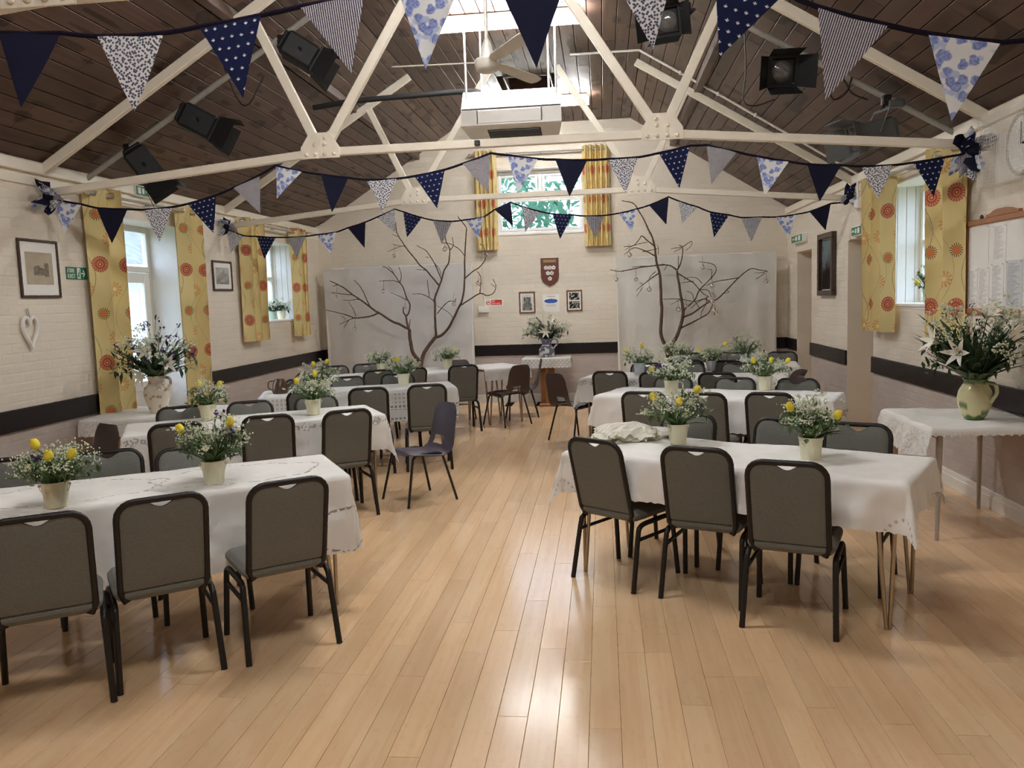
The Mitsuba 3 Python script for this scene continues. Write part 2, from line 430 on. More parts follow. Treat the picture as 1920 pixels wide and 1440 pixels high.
# ------------------------------------------------------------------ walls with brick courses
BW, BH, JT = .215, .065, .010
def brick_mesh(w, h, d=.0013, c=.0045):
    v = np.array([[-w / 2, 0, -h / 2], [w / 2, 0, -h / 2], [w / 2, 0, h / 2], [-w / 2, 0, h / 2],
                  [-w / 2 + c, d, -h / 2 + c], [w / 2 - c, d, -h / 2 + c], [w / 2 - c, d, h / 2 - c], [-w / 2 + c, d, h / 2 - c]])
    f = np.array([[4, 5, 6], [4, 6, 7], [0, 1, 5], [0, 5, 4], [1, 2, 6], [1, 6, 5], [2, 3, 7], [2, 7, 6], [3, 0, 4], [3, 4, 7]])
    return v, f
UNIT = {m: ply((brick_mesh(BW, BH)[0], brick_mesh(BW, BH)[1][:, ::-1]), m) for m in ('paint', 'paint_low')}
UNITF = {m: ply(brick_mesh(BW, BH), m) for m in ('paint', 'paint_low')}
def wall(name, W, outline, holes, thick, dado=True, most=298, seed=1, seen=None):
    struct(name)
    P = Polygon(outline, holes)
    m = xf(prism(P, thick), np.array([[1, 0, 0, 0], [0, 0, 1, -thick], [0, 1, 0, 0], [0, 0, 0, 1.0]]))
    low = P.intersection(sbox(-50, -1, 50, DADO0 + .06)); high = P.difference(sbox(-50, -1, 50, DADO0 + .06))
    flip = np.linalg.det(W[:3, :3]) < 0
    for q, mm in ((high, 'paint'), (low, 'paint_low')):
        for i, g in enumerate(getattr(q, 'geoms', [q])):
            v, f = prism(g, thick); v = np.stack([v[:, 0], v[:, 2] - thick, v[:, 1]], 1)
            put(name if (mm == 'paint' and i == 0) else numbered_part(name + '__masonry'), onwall((v, f[:, ::-1]), W), mm)
    s0, z0, s1, z1 = P.bounds; r = np.random.default_rng(seed); full = []; restm = {'paint': MB(), 'paint_low': MB()}
    inner = P.buffer(-.001)
    for k in range(int((z1 - z0) / (BH + JT)) + 1):
        zc = z0 + (k + .5) * (BH + JT)
        mm = 'paint_low' if zc < DADO0 + .06 else 'paint'
        for j in range(int((s1 - s0) / (BW + JT)) + 2):
            sc = s0 + (j + (.5 if k % 2 else 0)) * (BW + JT)
            b = sbox(sc - BW / 2, zc - BH / 2, sc + BW / 2, zc + BH / 2)
            if P.contains(b): full.append((sc, zc, mm))
            elif b.intersects(inner):
                g = b.intersection(P)
                if g.geom_type != 'Polygon' or g.area < 4e-4: continue
                a0, c0, a1, c1 = g.bounds
                if g.area < .93 * (a1 - a0) * (c1 - c0) or a1 - a0 < .02 or c1 - c0 < .02: continue
                v, f = brick_mesh(a1 - a0, c1 - c0); restm[mm].add(onwall((v + np.array([(a0 + a1) / 2, 0, (c0 + c1) / 2]), f[:, ::-1]), W))
    def rank(q):
        p = (W @ np.array([q[0], 0, q[1], 1]))[:3]
        return np.linalg.norm(p - EYE) + (0 if in_view(p) and not (seen and not seen(*q[:2])) else 100) + (40 if DADO0 - .03 < q[1] < DADO1 + .03 else 0)
    full.sort(key=rank)
    for i, (s, z, mm) in enumerate(full):
        j = r.normal(0, .0003)
        if i < most:
            M = W @ tr(s, j, z)
            reuse(name, 'brick', (UNITF if flip else UNIT)[mm], T(M.tolist()))
        else:
            v, f = brick_mesh(BW, BH); restm[mm].add(onwall((v + np.array([s, j, z]), f[:, ::-1]), W))
    for mm in restm:
        if restm[mm].n: part(name, 'brick_courses', restm[mm].get(), mm, kind='stuff')

DOOR_Y = (7.36, 8.52, 2.55)
WL_Y = (10.45, 11.86, 1.44, 2.56)
WR_Y = (7.25, 8.57, 1.46, 2.62)
RC1 = (8.96, 9.89, 2.19); RC2 = (11.54, 12.38, 2.18)
WB_X = (-1.66, -.215, 2.64, 3.66)
def hole(a, b, c, d): return [(a, c), (b, c), (b, d), (a, d)]
wall('wall_left', W_LEFT, [(YF, 0), (DOOR_Y[0], 0), (DOOR_Y[0], DOOR_Y[2]), (DOOR_Y[1], DOOR_Y[2]), (DOOR_Y[1], 0), (YB, 0), (YB, EAVE + .05), (YF, EAVE + .05)],
     [hole(*WL_Y)], .40, seed=1)
wall('wall_right', W_RIGHT, [(YF, 0), (RC1[0], 0), (RC1[0], RC1[2]), (RC1[1], RC1[2]), (RC1[1], 0), (RC2[0], 0), (RC2[0], RC2[2]), (RC2[1], RC2[2]), (RC2[1], 0), (YB, 0), (YB, EAVE + .05), (YF, EAVE + .05)],
     [hole(*WR_Y)], .40, seed=2)
SL = (FLAT - EAVE) / (FX0 - XL)
wall('wall_rear', W_REAR, [(XL, 0), (XR, 0), (XR, EAVE + .02), (FX1, FLAT + .02), (FX0, FLAT + .02), (XL, EAVE + .02)], [hole(*WB_X)], .35, seed=3)
struct('wall_back')
put('wall_back', bx(XL - .3, XR + .3, YF - .2, YF, 0, FLAT + .1), 'paint')

# dark boards at chair-back height, skirting, eaves boards
def trim(name, W, s0, s1, z0, z1, d, m, b=.006):
    struct(name); put(name, onwall(bx(s0, s1, 0, d, z0, z1, b), W), m)
k = 0
for W, segs in ((W_LEFT, [(YF, DOOR_Y[0]), (DOOR_Y[1], YB)]), (W_RIGHT, [(YF, RC1[0]), (RC1[1], RC2[0]), (RC2[1], YB)]), (W_REAR, [(XL + .03, XR - .03)])):
    for a, b in segs:
        k += 1; trim(f'trim_{k}', W, a, b, DADO0, DADO1, .026, 'strip')
def skirting(name, W, s0, s1):
    struct(name); m = MB()
    m.add(bx(s0, s1, 0, .022, 0, .095, .002)).add(bx(s0, s1, 0, .014, .095, .135, .004))
    put(name, onwall(m.get(), W), 'skirting')
skirting('baseboard_left', W_LEFT, YF, DOOR_Y[0]); skirting('baseboard_left_001', W_LEFT, DOOR_Y[1], YB)
skirting('baseboard_right', W_RIGHT, YF, RC1[0]); skirting('baseboard_right_001', W_RIGHT, RC1[1], RC2[0]); skirting('baseboard_right_002', W_RIGHT, RC2[1], YB)
skirting('baseboard_rear', W_REAR, XL + .02, XR - .02)
for i, W in ((1, W_LEFT), (2, W_RIGHT)):
    n = f'trim_{10 + i}'; struct(n)
    put(n, onwall(cat(bx(YF, YB, 0, .035, EAVE - .10, EAVE - .012, .004), bx(YF, YB, 0, .018, EAVE - .20, EAVE - .125, .004)), W), 'steel_cream')

# doorway passages in the noticeboard wall
for i, (a, b, h) in enumerate((RC1, RC2)):
    n = f'wall_right_passage_{i + 1}'; struct(n); X1 = XR + 1.1
    m = cat(bx(XR + .40, X1, b, b + .05, 0, h), bx(XR + .40, X1, a - .05, a, 0, h), bx(X1, X1 + .05, a - .05, b + .05, 0, h), bx(XR + .40, X1 + .05, a - .05, b + .05, h, h + .05), bx(XR + .001, XR + .40, b - .005, b, 0, h), bx(XR + .001, XR + .40, a, a + .005, 0, h))
    put(n, m, 'paint')

# ------------------------------------------------------------------ boarded ceiling
HX0, HX1, HY0, HY1 = -1.14, -.56, 10.20, 11.00                          # the open hatch
struct('ceiling')
put('ceiling', cat(bx(FX0 - .1, HX0, YF, YB + .3, FLAT + .03, FLAT + .08), bx(HX1, FX1 + .1, YF, YB + .3, FLAT + .03, FLAT + .08), bx(HX0, HX1, YF, HY0, FLAT + .03, FLAT + .08), bx(HX0, HX1, HY1, YB + .3, FLAT + .03, FLAT + .08),
                   bar((XL - .35, (YF + YB + .3) / 2, EAVE - .35 * SL + .065), (FX0, (YF + YB + .3) / 2, FLAT + .065), YB + .3 - YF, .05),
                   bar((XR + .35, (YF + YB + .3) / 2, EAVE - .35 * SL + .065), (FX1, (YF + YB + .3) / 2, FLAT + .065), YB + .3 - YF, .05)), 'ceil_dark')
rb = np.random.default_rng(11)
def lay(c, e, nz, L, a, b):
    M = frame3((c[0], 0, c[1]), (e[0], 0, e[1]), (0, 1, 0), (nz[0], 0, nz[1]))
    if np.linalg.det(M[:3, :3]) < 0: M[:3, 0] *= -1
    g = L / 2 - .0028
    part('ceiling', 'board', xf(bx(-g, g, a + .0015, b - .0015, 0, .018, .004), M), f'board_{int(rb.integers(0, 3))}')
def boards(p, q, n, flat=False):
    """n boards between the lines through p and q (x, z), running along y."""
    p, q = np.array(p), np.array(q); d = (q - p) / n; L = np.linalg.norm(d); e = d / L; nz = np.array([-e[1], e[0]])
    if nz[1] < 0: nz = -nz
    for i in range(n):
        c = p + d * (i + .5); y = YF - rb.uniform(0, 2.5)
        while y < YB:
            ln = rb.uniform(3.0, 4.4); a, b = max(y, YF), min(y + ln, YB); y += ln
            if b - a < .1: continue
            if flat and HX0 - L * .5 < c[0] < HX1 + L * .5:
                pieces = [(a, min(b, HY0)), (max(a, HY1), b)]
            else: pieces = [(a, b)]
            for a, b in pieces:
                if b - a > .05: lay(c, e, nz, L, a, b)
boards((XL, EAVE), (FX0, FLAT), 20); boards((FX1, FLAT), (XR, EAVE), 20); boards((FX0, FLAT), (FX1, FLAT), 19, True)
# roof hatch and purlins
t = thing('roof_hatch', 'open square hatch in the boarded ceiling above the air conditioner', 'hatch')
e_ = .02; z0_, z1_ = FLAT - .02, FLAT + .55
part(t, 'lining', cat(bx(HX0, HX0 + e_, HY0, HY1, z0_, z1_), bx(HX1 - e_, HX1, HY0, HY1, z0_, z1_), bx(HX0, HX1, HY0, HY0 + e_, z0_, z1_), bx(HX0, HX1, HY1 - e_, HY1, z0_, z1_)), 'board_1')
part(t, 'top_board', bx(HX0, HX1, HY0, HY1, z1_, z1_ + .02), 'board_1')
for i, x in enumerate((-2.85, 1.11)):
    z = EAVE + SL * ((x - XL) if x < -1 else (XR - x))
    n = f'trim_{20 + i}'; struct(n)
    put(n, bx(x - .04, x + .04, YF, YB, z - .06, z + .05, .006), 'board_1')

# ------------------------------------------------------------------ roof trusses
def truss(y, dz, label):
    t = thing('roof_truss', label, 'roof truss', 'cream steel roof trusses')
    D, H = .055, .062
    GL, GR = (-2.17, 2.845 + dz), (.47, 2.845 + dz)
    def b(p, q, w=H, d=D, yy=0): return bar((p[0], y + yy, p[1]), (q[0], y + yy, q[1]), d, w, up=(0, 0, 1) if abs(q[0] - p[0]) > .01 else (1, 0, 0))
    part(t, 'tie_beam', b((XL, 2.635 + dz), GL), 'steel_cream'); part(t, 'tie_beam', b(GL, GR), 'steel_cream'); part(t, 'tie_beam', b(GR, (XR, 2.635 + dz)), 'steel_cream')
    def roofz(x): return EAVE + SL * ((x - XL) if x < -.87 else (XR - x))
    part(t, 'rafter', b((XL, EAVE - .07), (FX0 + .05, FLAT - .075), .075), 'steel_cream'); part(t, 'rafter', b((FX1 - .05, FLAT - .075), (XR, EAVE - .07), .075), 'steel_cream')
    for g, sx in ((GL, -1), (GR, 1)):
        part(t, 'strut', b((g[0] - sx * .06, g[1] + .08), (g[0] - sx * .93, FLAT - .06), .07, yy=.012), 'steel_cream')
        part(t, 'strut', b((g[0] + sx * .05, g[1] + .10), (g[0] + sx * .52, roofz(g[0] + sx * .52) - .09), .07, yy=.012), 'steel_cream')
        pg = Polygon([(-.155, -.05), (.155, -.05), (.155, .035), (.08, .145), (-.08, .145), (-.155, .035)])
        v, f = prism(pg, .012); v = np.stack([v[:, 0] + g[0], y - D / 2 - .012 + v[:, 2], v[:, 1] + g[1]], 1)
        gp = part(t, 'gusset', (v, f[:, ::-1]), 'steel_cream')
        for bxx, bz in ((-.11, -.02), (-.037, -.02), (.037, -.02), (.11, -.02), (-.04, .055), (.04, .055), (sx * .045 * -1, .105), ):
            q = blob((g[0] + bxx, y - D / 2 - .012, g[1] + bz), (.0165, .015, .0165), ICO)
            part(gp, 'bolt', q, 'steel_cream', smooth=True)
    return t
truss(6.42, 0, 'cream steel truss with the long bunting hung from it, second from the camera')
truss(9.68, 0, 'cream steel truss nearest the far wall')
truss(3.17, .055, 'cream steel truss above the camera, mostly over the top edge')

# ------------------------------------------------------------------ windows and the glazed door
def wframe(parent, W, s0, s1, z0, z1, n0, bars_s=(), bars_z=(), w=.055, d=.06, m='white_gloss'):
    mm = MB()
    for a, b, c, e in ((s0, s0 + w, z0, z1), (s1 - w, s1, z0, z1), (s0 + w, s1 - w, z0, z0 + w), (s0 + w, s1 - w, z1 - w, z1)): mm.add(bx(a, b, n0, n0 + d, c, e, .006))
    part(parent, 'frame', onwall(mm.get(), W), m)
    for s in bars_s: part(parent, 'mullion', onwall(bx(s - w / 2, s + w / 2, n0, n0 + d, z0 + w, z1 - w, .006), W), m)
    for z, a, b in bars_z: part(parent, 'transom', onwall(bx(a, b, n0, n0 + d, z - w / 2, z + w / 2, .006), W), m)
def pane(parent, W, a, b, c, e, n):
    v = np.array([[a, n, c], [b, n, c], [b, n, e], [a, n, e]])
    part(parent, 'pane', onwall((v, np.array([[0, 1, 2], [0, 2, 3]])), W), 'glass')
def lining(parent, W, s0, s1, z0, z1, n0, n1, board=0, m='reveal', floor=True):
    e = .012
    if board:
        for (s, sg) in ((s0, 1), (s1, -1)):
            k = int(round((n1 - n0) / board))
            for i in range(k):
                a = n0 + (n1 - n0) * i / k; b = n0 + (n1 - n0) * (i + 1) / k - .004
                part(parent, 'reveal_board', onwall(bx(min(s, s + sg * e), max(s, s + sg * e), a, b, z0, z1, .003), W), m)
    else:
        part(parent, 'reveal', onwall(cat(bx(s0, s0 + e, n0, n1, z0, z1), bx(s1 - e, s1, n0, n1, z0, z1)), W), m)
    part(parent, 'head', onwall(bx(s0, s1, n0, n1, z1 - e, z1), W), m)
    if floor: part(parent, 'sill', onwall(bx(s0 - .0, s1 + .0, n0, n1 + .012, z0 - .005, z0 + .022, .004), W), m)

# rear window
n = struct('window_1'); a, b, c, e = WB_X; mx = (a + b) / 2
lining(n, W_REAR, a, b, c, e, -.22, 0)
zb = c + .60
wframe(n, W_REAR, a + .012, b - .012, c + .02, e - .012, -.24, (), [(zb, a + .06, b - .06)])
part(n, 'mullion', onwall(bx(mx - .03, mx + .03, -.24, -.18, zb + .02, e - .06, .006), W_REAR), 'white_gloss')
for p, q in ((a + .065, mx - .035), (mx + .035, b - .065)):
    wframe(n, W_REAR, p, q, zb + .03, e - .07, -.215, w=.042, d=.05)
    pane(n, W_REAR, p + .03, q - .03, zb + .05, e - .10, -.20)
wframe(n, W_REAR, a + .065, b - .065, c + .075, zb - .03, -.215, w=.042, d=.05)
pane(n, W_REAR, a + .10, b - .10, c + .10, zb - .06, -.20)
# door side window
n = struct('window_2'); a, b, c, e = WL_Y
lining(n, W_LEFT, a, b, c, e, -.34, 0, board=.085)
wframe(n, W_LEFT, a + .012, b - .012, c + .02, e - .012, -.36, ((a + b) / 2,), [(c + .62, a + .06, b - .06)])
for p, q in ((a + .06, (a + b) / 2 - .03), ((a + b) / 2 + .03, b - .06)):
    pane(n, W_LEFT, p, q, c + .07, c + .59, -.33); pane(n, W_LEFT, p, q, c + .65, e - .06, -.33)
# noticeboard side window
n = struct('window_3'); a, b, c, e = WR_Y
lining(n, W_RIGHT, a, b, c, e, -.34, 0, board=.085)
wframe(n, W_RIGHT, a + .012, b - .012, c + .02, e - .012, -.36, ((a + b) / 2 + .05,), [(c + .60, a + .06, b - .06)])
for p, q in ((a + .06, (a + b) / 2 + .02), ((a + b) / 2 + .08, b - .06)):
    pane(n, W_RIGHT, p, q, c + .07, c + .57, -.33); pane(n, W_RIGHT, p, q, c + .63, e - .06, -.33)
# glazed door with a top light
n = struct('door_1'); a, b, h = DOOR_Y
lining(n, W_LEFT, a, b, 0, h, -.34, 0, floor=False)
wframe(n, W_LEFT, a + .012, b - .012, 0.0, h - .012, -.36, (), [(2.09, a + .06, b - .06)], w=.06)
pane(n, W_LEFT, a + .07, b - .07, 2.12, h - .07, -.33)
lf = (a + .07, b - .07)
wframe(n, W_LEFT, lf[0], lf[1], .04, 2.05, -.345, ((lf[0] + lf[1]) / 2,), [(.86, lf[0] + .1, lf[1] - .1)], w=.10, d=.045)
part(n, 'lower_panel', onwall(bx(lf[0] + .09, lf[1] - .09, -.335, -.31, .12, .83, .004), W_LEFT), 'white_gloss')
for p, q in ((lf[0] + .10, (lf[0] + lf[1]) / 2 - .05), ((lf[0] + lf[1]) / 2 + .05, lf[1] - .10)): pane(n, W_LEFT, p, q, .91, 1.96, -.32)
part(n, 'handle', onwall(cat(bx((lf[0] + lf[1]) / 2 + .0, (lf[0] + lf[1]) / 2 + .03, -.30, -.29, 1.0, 1.18, .003), bx((lf[0] + lf[1]) / 2 - .07, (lf[0] + lf[1]) / 2 + .02, -.285, -.27, 1.09, 1.11, .004)), W_LEFT), 'silver')

# ------------------------------------------------------------------ outside
struct('ground'); put('ground', bx(-40, 40, -30, 60, -.5, -.22), mat('grass_out', matte((.16, .20, .10))))
mat('slate', two({'type': 'diffuse', 'reflectance': proc(lambda p, n, uv: mix((.20, .22, .25), (.34, .36, .40), noise(p.y * 7.0, p.z * 16.0, p.x * 2.0)))}))
mat('render_white', matte((.80, .80, .78)))
t = thing('outbuilding', 'white rendered outbuilding with a slate roof seen through the glazed door', 'building')
part(t, 'walls', bx(-14.0, -9.2, 9.0, 24.0, -.25, 2.55), 'render_white')
v = np.array([[-8.95, 8.8, 2.5], [-8.95, 24.2, 2.5], [-11.8, 24.2, 4.5], [-11.8, 8.8, 4.5], [-8.95, 8.8, 2.58], [-8.95, 24.2, 2.58], [-11.8, 24.2, 4.58], [-11.8, 8.8, 4.58]])
part(t, 'roof', (v, np.array([[0, 1, 2], [0, 2, 3], [4, 6, 5], [4, 7, 6], [0, 5, 1], [0, 4, 5], [0, 3, 7], [0, 7, 4], [1, 5, 6], [1, 6, 2]])), 'slate')
part(t, 'gutter', tube([(-8.88, 8.8, 2.5), (-8.88, 24.2, 2.5)], .055, 8), 'white_gloss')
for yy in (13.2, 15.6): 
    w_ = part(t, 'window', bx(-9.22, -9.16, yy, yy + .9, 1.1, 2.1, .01), 'white_gloss'); part(w_, 'pane', bx(-9.17, -9.145, yy + .1, yy + .8, 1.2, 2.0), 'lens')
t = thing('picket_fence', 'pale picket fence outside the glazed door', 'fence')
for i in range(40): part(t, 'picket', bx(-7.2, -7.17, 9.2 + i * .16, 9.29 + i * .16, -.22, 1.25, .01), 'render_white')
part(t, 'rail', cat(bx(-7.17, -7.12, 9.1, 15.6, .2, .28), bx(-7.17, -7.12, 9.1, 15.6, .9, .98)), 'render_white')
def out_tree(name, c, r, seed, label, m, n=2600, size=.34):
    t = thing(name, label, 'tree', None)
    q = np.random.default_rng(seed); mb = MB()
    part(t, 'trunk', tube(smoothpath([(c[0], c[1], -.3), (c[0] + .1, c[1], c[2] * .5), (c[0], c[1], c[2])]), np.linspace(.16, .07, 9), 8), 'bark')
    d = q.normal(size=(n, 3)); d /= np.linalg.norm(d, axis=1)[:, None]
    rad = (.45 + .55 * q.random(n) ** .5) * (.72 + .5 * meshkit.noise(d * 2.2 + seed, seed))
    for i in range(n):
        p = np.array(c) + d[i] * rad[i] * np.array(r); a = q.normal(size=3)
        mb.add(leaf(p, a, size * q.uniform(.7, 1.3), size * .5, .3, 2))
    part(t, 'foliage', mb.get(), m, kind='stuff')
mat('tree_teal', {'type': 'principledthin', 'base_color': rgb((.16, .34, .24)), 'roughness': .5, 'diff_trans': .9, 'spec_trans': 0.0})
mat('tree_green', {'type': 'principledthin', 'base_color': rgb((.19, .33, .10)), 'roughness': .5, 'diff_trans': .9, 'spec_trans': 0.0})
out_tree('garden_tree', (-3.1, 22.0, 4.1), (2.9, 2.0, 1.55), 5, 'leafy tree outside the far window, towards its left pane', 'tree_teal', 1300)
out_tree('garden_tree', (2.2, 21.0, 4.4), (2.1, 1.9, 1.75), 6, 'leafy tree outside the far window, behind its right curtain', 'tree_teal', 1300)
out_tree('garden_tree', (-15.5, 24.0, 5.2), (3.2, 3.2, 2.6), 8, 'green tree behind the slate roof outside the glazed door', 'tree_green', 1600)
out_tree('garden_tree', (7.6, 17.0, 2.4), (1.6, 2.4, 2.0), 9, 'dark tree outside the window on the noticeboard side', 'tree_green', 1500)
out_tree('garden_tree', (-7.0, 25.0, 2.9), (1.8, 2.0, 2.4), 10, 'tree outside the window with the potted plants', 'tree_green', 1500)

# ------------------------------------------------------------------ fluorescent lights, fan, air conditioner
def fluorescent(y, label):
    t = thing('fluorescent_light', label, 'ceiling light', 'fluorescent lights under the ridge')
    x0, x1 = -1.56, -.12
    part(t, 'housing', bx(x0 + .02, x1 - .02, y - .05, y + .05, FLAT - .075, FLAT - .004, .01), 'white_gloss')
    an = np.linspace(PI, 2 * PI, 13); prof = np.stack([np.cos(an) * .092, np.sin(an) * .075 + FLAT - .072], 1)
    prof = np.vstack([[-.06, FLAT - .05], prof, [.06, FLAT - .05]])
    k = len(prof); v = np.array([[x, y + p[0], p[1]] for x in (x0, x1) for p in prof]); f = []
    for i in range(k):
        j = (i + 1) % k; f += [[i, j, j + k], [i, j + k, i + k]]
    for i in range(1, k - 1): f += [[0, i + 1, i], [k, k + i, k + i + 1]]
    f = np.array(f); m = trimesh.Trimesh(v, f, process=False); m.fix_normals()
    part(t, 'diffuser', (np.array(m.vertices), np.array(m.faces)), 'white_paint', emitter={'type': 'area', 'radiance': rgb(LAMP)})
fluorescent(LAMP_Y[0], 'lit fluorescent light half hidden behind the air conditioner')
fluorescent(LAMP_Y[1], 'bright lit fluorescent light above the ceiling fan')
fluorescent(LAMP_Y[2], 'lit fluorescent light over the front tables, above the frame')
fluorescent(LAMP_Y[3], 'lit fluorescent light over the camera')

t = thing('ceiling_fan', 'cream ceiling fan with three blades hanging from the ridge', 'ceiling fan')
fx, fy, fz = -.79, 6.1, 3.335
part(t, 'hub', xf(lathe([(0, -.045), (.065, -.045), (.085, -.03), (.092, 0), (.095, .028), (.08, .045), (.05, .055), (.045, .09), (.028, .16), (.014, .185), (0, .185)], 28), tr(fx, fy, fz)), 'fan_cream', smooth=40)
part(t, 'rod', tube([(fx, fy, fz + .18), (fx, fy, FLAT)], .013, 10), 'fan_cream', smooth=40)
part(t, 'canopy', xf(lathe([(0, -.09), (.02, -.09), (.06, -.01), (.06, 0)], 20), tr(fx, fy, FLAT)), 'fan_cream', smooth=40)
for a in (183, 303, 63):
    p = Polygon([(.08, -.028), (.16, -.05), (.60, -.062), (.68, -.05), (.70, 0), (.68, .045), (.60, .05), (.16, .04), (.08, .028)])
    part(t, 'blade', xf(prism(p, .006), tr(fx, fy, fz + .02) @ rot('z', a) @ rot('x', -13)), 'fan_cream')

t = thing('air_conditioner', 'white suspended air conditioner with dark grille below and slots above', 'air conditioner')
ay, ax0, ax1, az = 7.95, -1.30, -.345, 3.30
prof = Polygon([(0, 0), (.03, -.012), (.50, -.10), (.56, -.08), (.62, .02), (.62, .36), (.20, .36), (.17, .35), (.012, .155), (0, .15)])
v, f = prism(prof, ax1 - ax0); v = np.stack([ax0 + v[:, 2], ay + v[:, 0], az + v[:, 1]], 1)
cx = (ax0 + ax1) / 2; v[:, 0] = cx + (v[:, 0] - cx) * np.where(v[:, 1] > ay + .45, .86, 1.0)
part(t, 'casing', (v, f), 'appliance')
part(t, 'front_panel', bx(ax0 + .16, ax1 - .19, ay - .008, ay + .01, az + .015, az + .135, .004), 'appliance')
for s in (ax0 + .155, ax1 - .185): part(t, 'seam', bx(s - .003, s + .003, ay - .009, ay + .01, az + .015, az + .135), 'grille')
part(t, 'lip', bx(ax0 + .005, ax1 - .005, ay - .004, ay + .012, az + .145, az + .158, .003), 'grille')
mm = MB()
for i in range(9):
    yy = ay + .12 + i * .037; zz = az - .012 - (yy - ay - .03) * .187 - .004
    mm.add(bx(ax0 + .25, ax1 - .22, yy - .010, yy + .010, zz - .006, zz + .006, .002))
part(t, 'grille_bars', mm.get(), 'grey_metal')
zz = lambda yy: az - .012 - (yy - ay - .03) * .187
v = np.array([[ax0 + .235, ay + .10, zz(ay + .10) - .002], [ax1 - .205, ay + .10, zz(ay + .10) - .002], [ax1 - .205, ay + .44, zz(ay + .44) - .002], [ax0 + .235, ay + .44, zz(ay + .44) - .002]])
part(t, 'grille', cat((v, np.array([[0, 2, 1], [0, 3, 2]])), (v + [0, 0, .003], np.array([[0, 1, 2], [0, 2, 3]]))), 'grille')
for i in range(16):
    x = ax0 + .47 + i * .022
    part(t, 'outlet_slot', bar((x, ay + .075, az + .232), (x, ay + .145, az + .318), .011, .012, b=.001), 'black_tube')
for (x, y) in ((ax0 + .04, ay + .12), (ax1 - .05, ay + .12), (ax0 + .14, ay + .5), (ax1 - .14, ay + .5)):
    part(t, 'rod', tube([(x, y, az + (.28 if y < ay + .3 else .35)), (x, y, FLAT)], .011, 8), 'white_gloss')
part(t, 'insulated_pipe', tube(smoothpath([(ax0 + .12, ay + .5, az + .42), (ax0 + .0, ay + .52, az + .45), (-1.75, ay + .55, az + .45), (-2.5, ay + .55, az + .43), (-2.95, ay + .6, az + .40)], 6), .028, 12), 'foam', smooth=50)

# ------------------------------------------------------------------ lighting bars with theatre lanterns
def rail(p, q, label):
    t = thing('lighting_bar', label, 'lighting bar')
    part(t, 'pipe', tube([p, q], .024, 12), 'alu_pipe', smooth=50)
    return t
def rail_z(x): return EAVE + SL * ((x - XL) if x < -.87 else (XR - x)) - .16
yb = 7.0
t = rail((XL, yb, rail_z(XL) + .10), (-2.35, yb, rail_z(-2.35) + .02), 'grey lighting bar along the roof slope on the glazed door side')
part(t, 'cable', tube(smoothpath([(-3.2, yb + .03, 3.72), (-3.1, yb + .03, 3.45), (-3.0, yb + .03, 3.40), (-2.85, yb + .03, 3.62)], 5), .007, 6), 'black_tube')
t = rail((XR, yb, rail_z(XR) + .10), (.95, yb, rail_z(.95) + .02), 'grey lighting bar along the roof slope on the noticeboard side')
part(t, 'cable', tube(smoothpath([(2.0, yb - .03, 3.30), (1.95, yb - .04, 3.18), (1.86, yb - .03, 3.14), (1.82, yb - .03, 3.25), (1.92, yb - .03, 3.30), (2.0, yb - .03, 3.18), (2.12, yb - .03, 3.12)], 5), .007, 6), 'black_tube')
part(t, 'cable', tube(smoothpath([(1.17, yb - .03, 3.72), (1.18, yb - .03, 3.40), (1.16, yb - .03, 3.18), (1.24, yb - .05, 3.12), (1.40, yb - .05, 3.16)], 5), .006, 6), 'black_tube')
part(t, 'socket', bx(2.28, 2.40, yb - .04, yb + .03, rail_z(2.33) + .03, rail_z(2.33) + .09, .01), 'grey_metal')

def lantern(hang, body, aim, label, m='black_metal', size=1.0):
    """A lantern whose body centre is at body, aimed along aim, hung by its yoke from the bar at hang."""
    t = thing('theatre_lantern', label, 'stage light', 'theatre lanterns on the lighting bars')
    d = np.array(aim, float); d /= np.linalg.norm(d); s = np.cross(d, (0, 0, 1.0)); s /= np.linalg.norm(s); u = np.cross(s, d)
    M = frame3(np.array(body, float), s * size, d * size, u * size)
    g = lambda vf: xf(vf, M)
    part(t, 'body', g(cat(bx(-.105, .105, -.17, .12, -.105, .105, .022), bx(-.085, .085, -.20, -.165, -.085, .085, .012))), m)
    part(t, 'gel_frame', g(cat(bx(-.118, .118, .12, .138, .095, .118, .003), bx(-.118, .118, .12, .138, -.118, -.095, .003), bx(-.118, -.095, .12, .138, -.118, .118, .003), bx(.095, .118, .12, .138, -.118, .118, .003))), m)
    part(t, 'lens', g(xf(lathe([(0, .035), (.04, .031), (.07, .017), (.088, 0)], 24), rot('x', -90) @ tr(0, 0, .112))), 'lens', smooth=True)
    for k in range(3):
        part(t, 'vent', g(bx(.06 - .115, .06 - .065 - .02 + .03, -.05 + k * .03, -.042 + k * .03 + .004, .101, .108, .001)), 'silver' if m == 'black_metal' else 'black_metal')
    for k in range(4):
        w0, w1, L = .115, .085, .17
        pg = Polygon([(-w0, 0), (w0, 0), (w1 + .04, L), (-w1 - .04, L)]); q = prism(pg, .003)
        tilt = (18, 32, 14, 40)[k]
        A = rot('y', 90 * k) @ tr(0, .138, .115) @ rot('x', tilt)
        part(t, 'barn_door', g(xf(q, A)), m)
    hang = np.array(hang, float)
    e1, e2 = np.array(body) + s * .125 * size, np.array(body) - s * .125 * size; top = hang + (np.array(body) - hang) * .28
    part(t, 'yoke', cat(bar(e1, top + s * .10 * size, .022, .006, up=d), bar(e2, top - s * .10 * size, .022, .006, up=d), bar(top + s * .11 * size, top - s * .11 * size, .022, .006, up=d)), m)
    part(t, 'clamp', cat(bx(hang[0] - .035, hang[0] + .035, hang[1] - .03, hang[1] + .03, hang[2] - .04, hang[2] + .045, .01), bar(hang, top, .02, .02)), 'black_tube')
